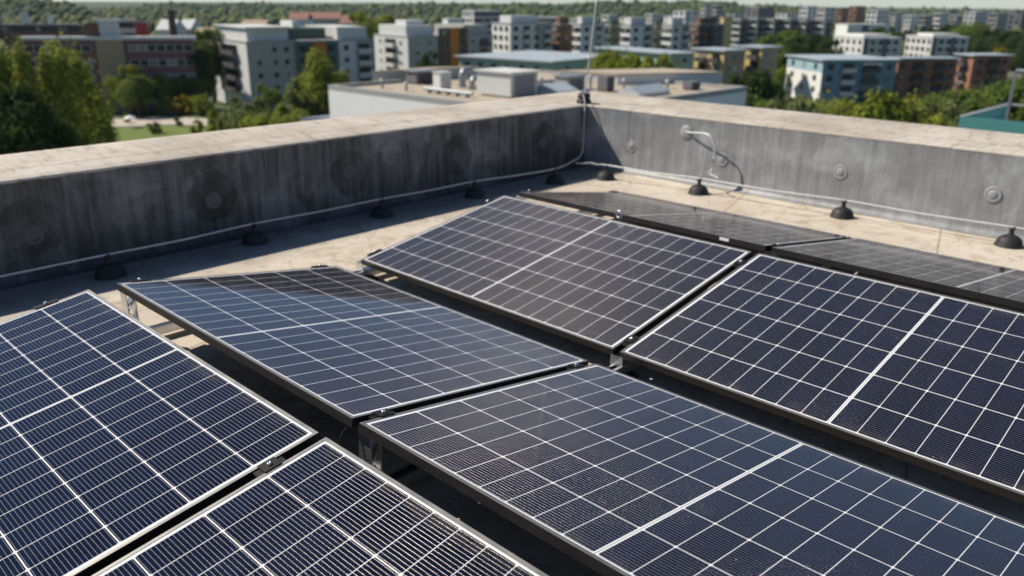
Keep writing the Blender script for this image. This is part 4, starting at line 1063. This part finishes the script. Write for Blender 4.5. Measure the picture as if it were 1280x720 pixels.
for u, d, v, mt, sd, wd, lab in (
    (966, 285, 44, 'mid', 4, 1.0, 'big rounded dark tree right of the yellow blocks'), (990, 300, 40, 'mid', 5, 1.2, 'largest dark tree between the yellow block and the white terraces'), (1018, 310, 42, 'dark', 6, 1.1, 'dark tree right of the largest one, left of the white terraces'),
    (1040, 300, 50, 'dark', 4, 1.0, 'dark tree at the left end of the white terraces'), (982, 250, 66, 'mid', 5, .9, 'green tree between the yellow block and the blue block'), (976, 240, 84, 'bright', 6, .6, 'bright small tree right of the yellow blocks'),
    (1100, 420, 36, 'dark', 5, 1.2, 'dark tree behind the left white terrace'), (1130, 400, 38, 'dark', 6, 1.2, 'dark tree between the two white terraces'), (1160, 420, 34, 'dark', 4, 1.2, 'dark tree behind the right white terrace'), (1190, 400, 32, 'dark', 5, 1.3, 'dark tree behind the right end of the white terraces'),
    (1216, 380, 28, 'mid', 6, 1.3, 'dark tree right of the white terraces, rising highest'), (1240, 360, 36, 'dark', 4, 1.2, 'dark tree above the right red brown block'), (1264, 340, 40, 'dark', 5, 1.2, 'dark tree at the right edge above the pergola'), (1252, 300, 58, 'yellow', 6, .5, 'small yellow tree above the right red brown roof'), (1288, 290, 52, 'dark', 4, 1.1, 'dark tree cut by the right edge')):
    T('far_tree', lab, 'tree', mt, u, d, v, sd, 'tree', GB, wd)

# a little garden pavilion and parasol in the park
p = ground_at(205, 191); r = empty('garden_pavilion', (p.x, p.y, GZ)); tag(r, 'pale blue garden pavilion behind the lawn', 'pavilion')
q = MB(); q.box(-3, 3, -2, 2, 2.6, 2.85); q.build('roof', BM['lblue'], r)
for sx in (-1, 1):
    for sy in (-1, 1):
        q = MB(); q.box(sx * 2.7 - .08, sx * 2.7 + .08, sy * 1.7 - .08, sy * 1.7 + .08, 0, 2.597); q.build('post', BM['steel'], r)
q = MB(); q.box(-2.6, 2.6, 1.75, 1.85, .1, 2.5); q.build('back_wall', BM['wbal'], r)
p = ground_at(166, 169); r = empty('garden_parasol', (p.x, p.y, GZ)); tag(r, 'small white and green parasol on the lawn', 'parasol')
q = MB(); q.lathe([(.04, 0), (.04, 2.3)], n=8); q.build('pole', BM['steel'], r); q = MB(); q.lathe([(1.3, 1.9), (.7, 2.3), (.02, 2.5)], n=8, smooth=False); q.build('canopy', BM['awn'], r)

# ------------------------------------------------------------------ wooded hills
M_HILL = plain('hill_soil', (.030, .045, .020), .95, 0, .3, .02)
def wood_material(name, c):
    q = NT(name); o = q.obj(); a = q.noise(o, .012, 4, .6); b_ = q.noise(o, .12, 5, .65); c_ = q.noise(o, .8, 3, .6)
    col = q.mix(q.ramp(b_, .35, .65), tuple(x * .55 for x in c), tuple(x * 1.3 for x in c))
    col = q.mix(q.ramp(a, .48, .62, 0, .75), col, (c[0] * 2.3, c[1] * 1.75, c[2] * 1.1))
    col = q.mix(q.ramp(c_, .45, .7, 0, .6), col, tuple(x * .35 for x in c))
    return q.fin(col, .9)
M_WOOD = wood_material('woodland_leaves', (.062, .092, .030))
def interp(tab, u):
    for (a, x), (b_, y) in zip(tab[:-1], tab[1:]):
        if u <= b_: return x + (y - x) * (u - a) / (b_ - a)
    return tab[-1][1]
ICO = None
def ico():
    global ICO
    if ICO is None:
        bmn = bmesh.new(); bmesh.ops.create_icosphere(bmn, subdivisions=1, radius=1)
        bmn.verts.ensure_lookup_table()
        ICO = ([v.co.copy() for v in bmn.verts], [tuple(v.index for v in f.verts) for f in bmn.faces]); bmn.free()
    return ICO
def hill(tab, d0, d1, nblob, seed, size, u0, u1, blob0=0.0):
    R = random.Random(seed); nu, nd = 90, 14
    q = MB(); vs = []
    def surf_(u, t):
        d = d0 + (d1 - d0) * t
        top = far_point(u, interp(tab, u) + 1.3 * math.sin(u * .021 + seed) + .9 * math.sin(u * .057 + 2 * seed) + .5 * math.sin(u * .13), d1).z
        sm_ = t * t * (3 - 2 * t)
        p = far_point(u, 20, d); z = GZ - 1 + (top - GZ + 1) * sm_
        p.z = z; return p
    for i in range(nu + 1):
        u = u0 + (u1 - u0) * i / nu
        for j in range(nd + 1):
            p = surf_(u, j / nd); p.z += R.uniform(-1, 1) * (j / nd); vs.append(p)
        b_ = far_point(u, 20, d1 * 1.4); b_.z = GZ - 2; vs.append(b_)
    k = nd + 2
    q.add(vs, [(i * k + j, (i + 1) * k + j, (i + 1) * k + j + 1, i * k + j + 1) for i in range(nu) for j in range(k - 1)], True)
    tag(q.build('hill', M_HILL), kind='structure')
    q = MB(); V, F = ico()
    for _ in range(nblob):
        u = R.uniform(u0, u1); t = blob0 + (1 - blob0) * R.random() ** .8
        p = surf_(u, t); s_ = size * R.uniform(.4, 1.0) * (1.6 if R.random() < .12 else 1)
        ph = [R.uniform(0, 6) for _ in range(3)]
        q.add([p + Vector((v.x * s_, v.y * s_, v.z * s_ * .95 + s_ * .35)) * (1 + .22 * math.sin(5 * v.x + ph[0]) * math.sin(6 * v.y + ph[1]) + .16 * math.sin(9 * v.z + ph[2])) for v in V], F, True)
    tag(q.build('woodland', M_WOOD), kind='stuff')
# u -> row of the crest (before the trees)
hill([(-300, 4), (60, 4), (85, 7), (105, 13), (160, 18), (400, 20)], 700, 1050, 3500, 11, 4.2, -300, 400, .0)
hill([(-300, 13), (90, 13), (150, 12), (200, 9), (330, 8), (480, 8), (560, 9), (640, 7), (760, 5), (900, 6), (985, 9), (1020, 15), (1080, 18)], 950, 1700, 10000, 12, 4.4, -300, 1080)
hill([(560, 16), (760, 15), (1000, 16), (1060, 17), (1100, 14), (1150, 15), (1210, 14), (1290, 15), (1700, 14)], 2200, 3800, 3500, 13, 9, 560, 1700)
# woods and gardens between the houses and the hill: one far-off mass
R = random.Random(21); q = MB(); V, F = ico()
for _ in range(1500):
    u = R.uniform(-250, 1500); d = R.uniform(330, 950)
    if u > 560 and d < 480 and u < 1060: continue
    p = ground_at(u, d); s_ = R.uniform(3.2, 6.0); ph = [R.uniform(0, 6) for _ in range(3)]
    q.add([p + Vector((v.x * s_, v.y * s_, v.z * s_ * 1.1 + s_ * .8)) * (1 + .22 * math.sin(5 * v.x + ph[0]) * math.sin(6 * v.y + ph[1])) for v in V], F, True)
tag(q.build('woodland', M_WOOD), kind='stuff')

# ------------------------------------------------------------------ air
hz = bpy.data.materials.new('haze'); hz.use_nodes = True
ht = hz.node_tree; ht.nodes.remove(ht.nodes['Principled BSDF'])
pv = ht.nodes.new('ShaderNodeVolumePrincipled'); pv.inputs['Color'].default_value = (.58, .78, 1.0, 1); pv.inputs['Density'].default_value = 0.00005
ht.links.new(pv.outputs[0], ht.nodes['Material Output'].inputs['Volume'])
q = MB(); q.box(c0.x - 5700, c0.x + 5700, c0.y - 5700, c0.y + 5700, GZ - 3, 26)
HAZE = q.build('haze', hz); tag(HAZE, kind='stuff')
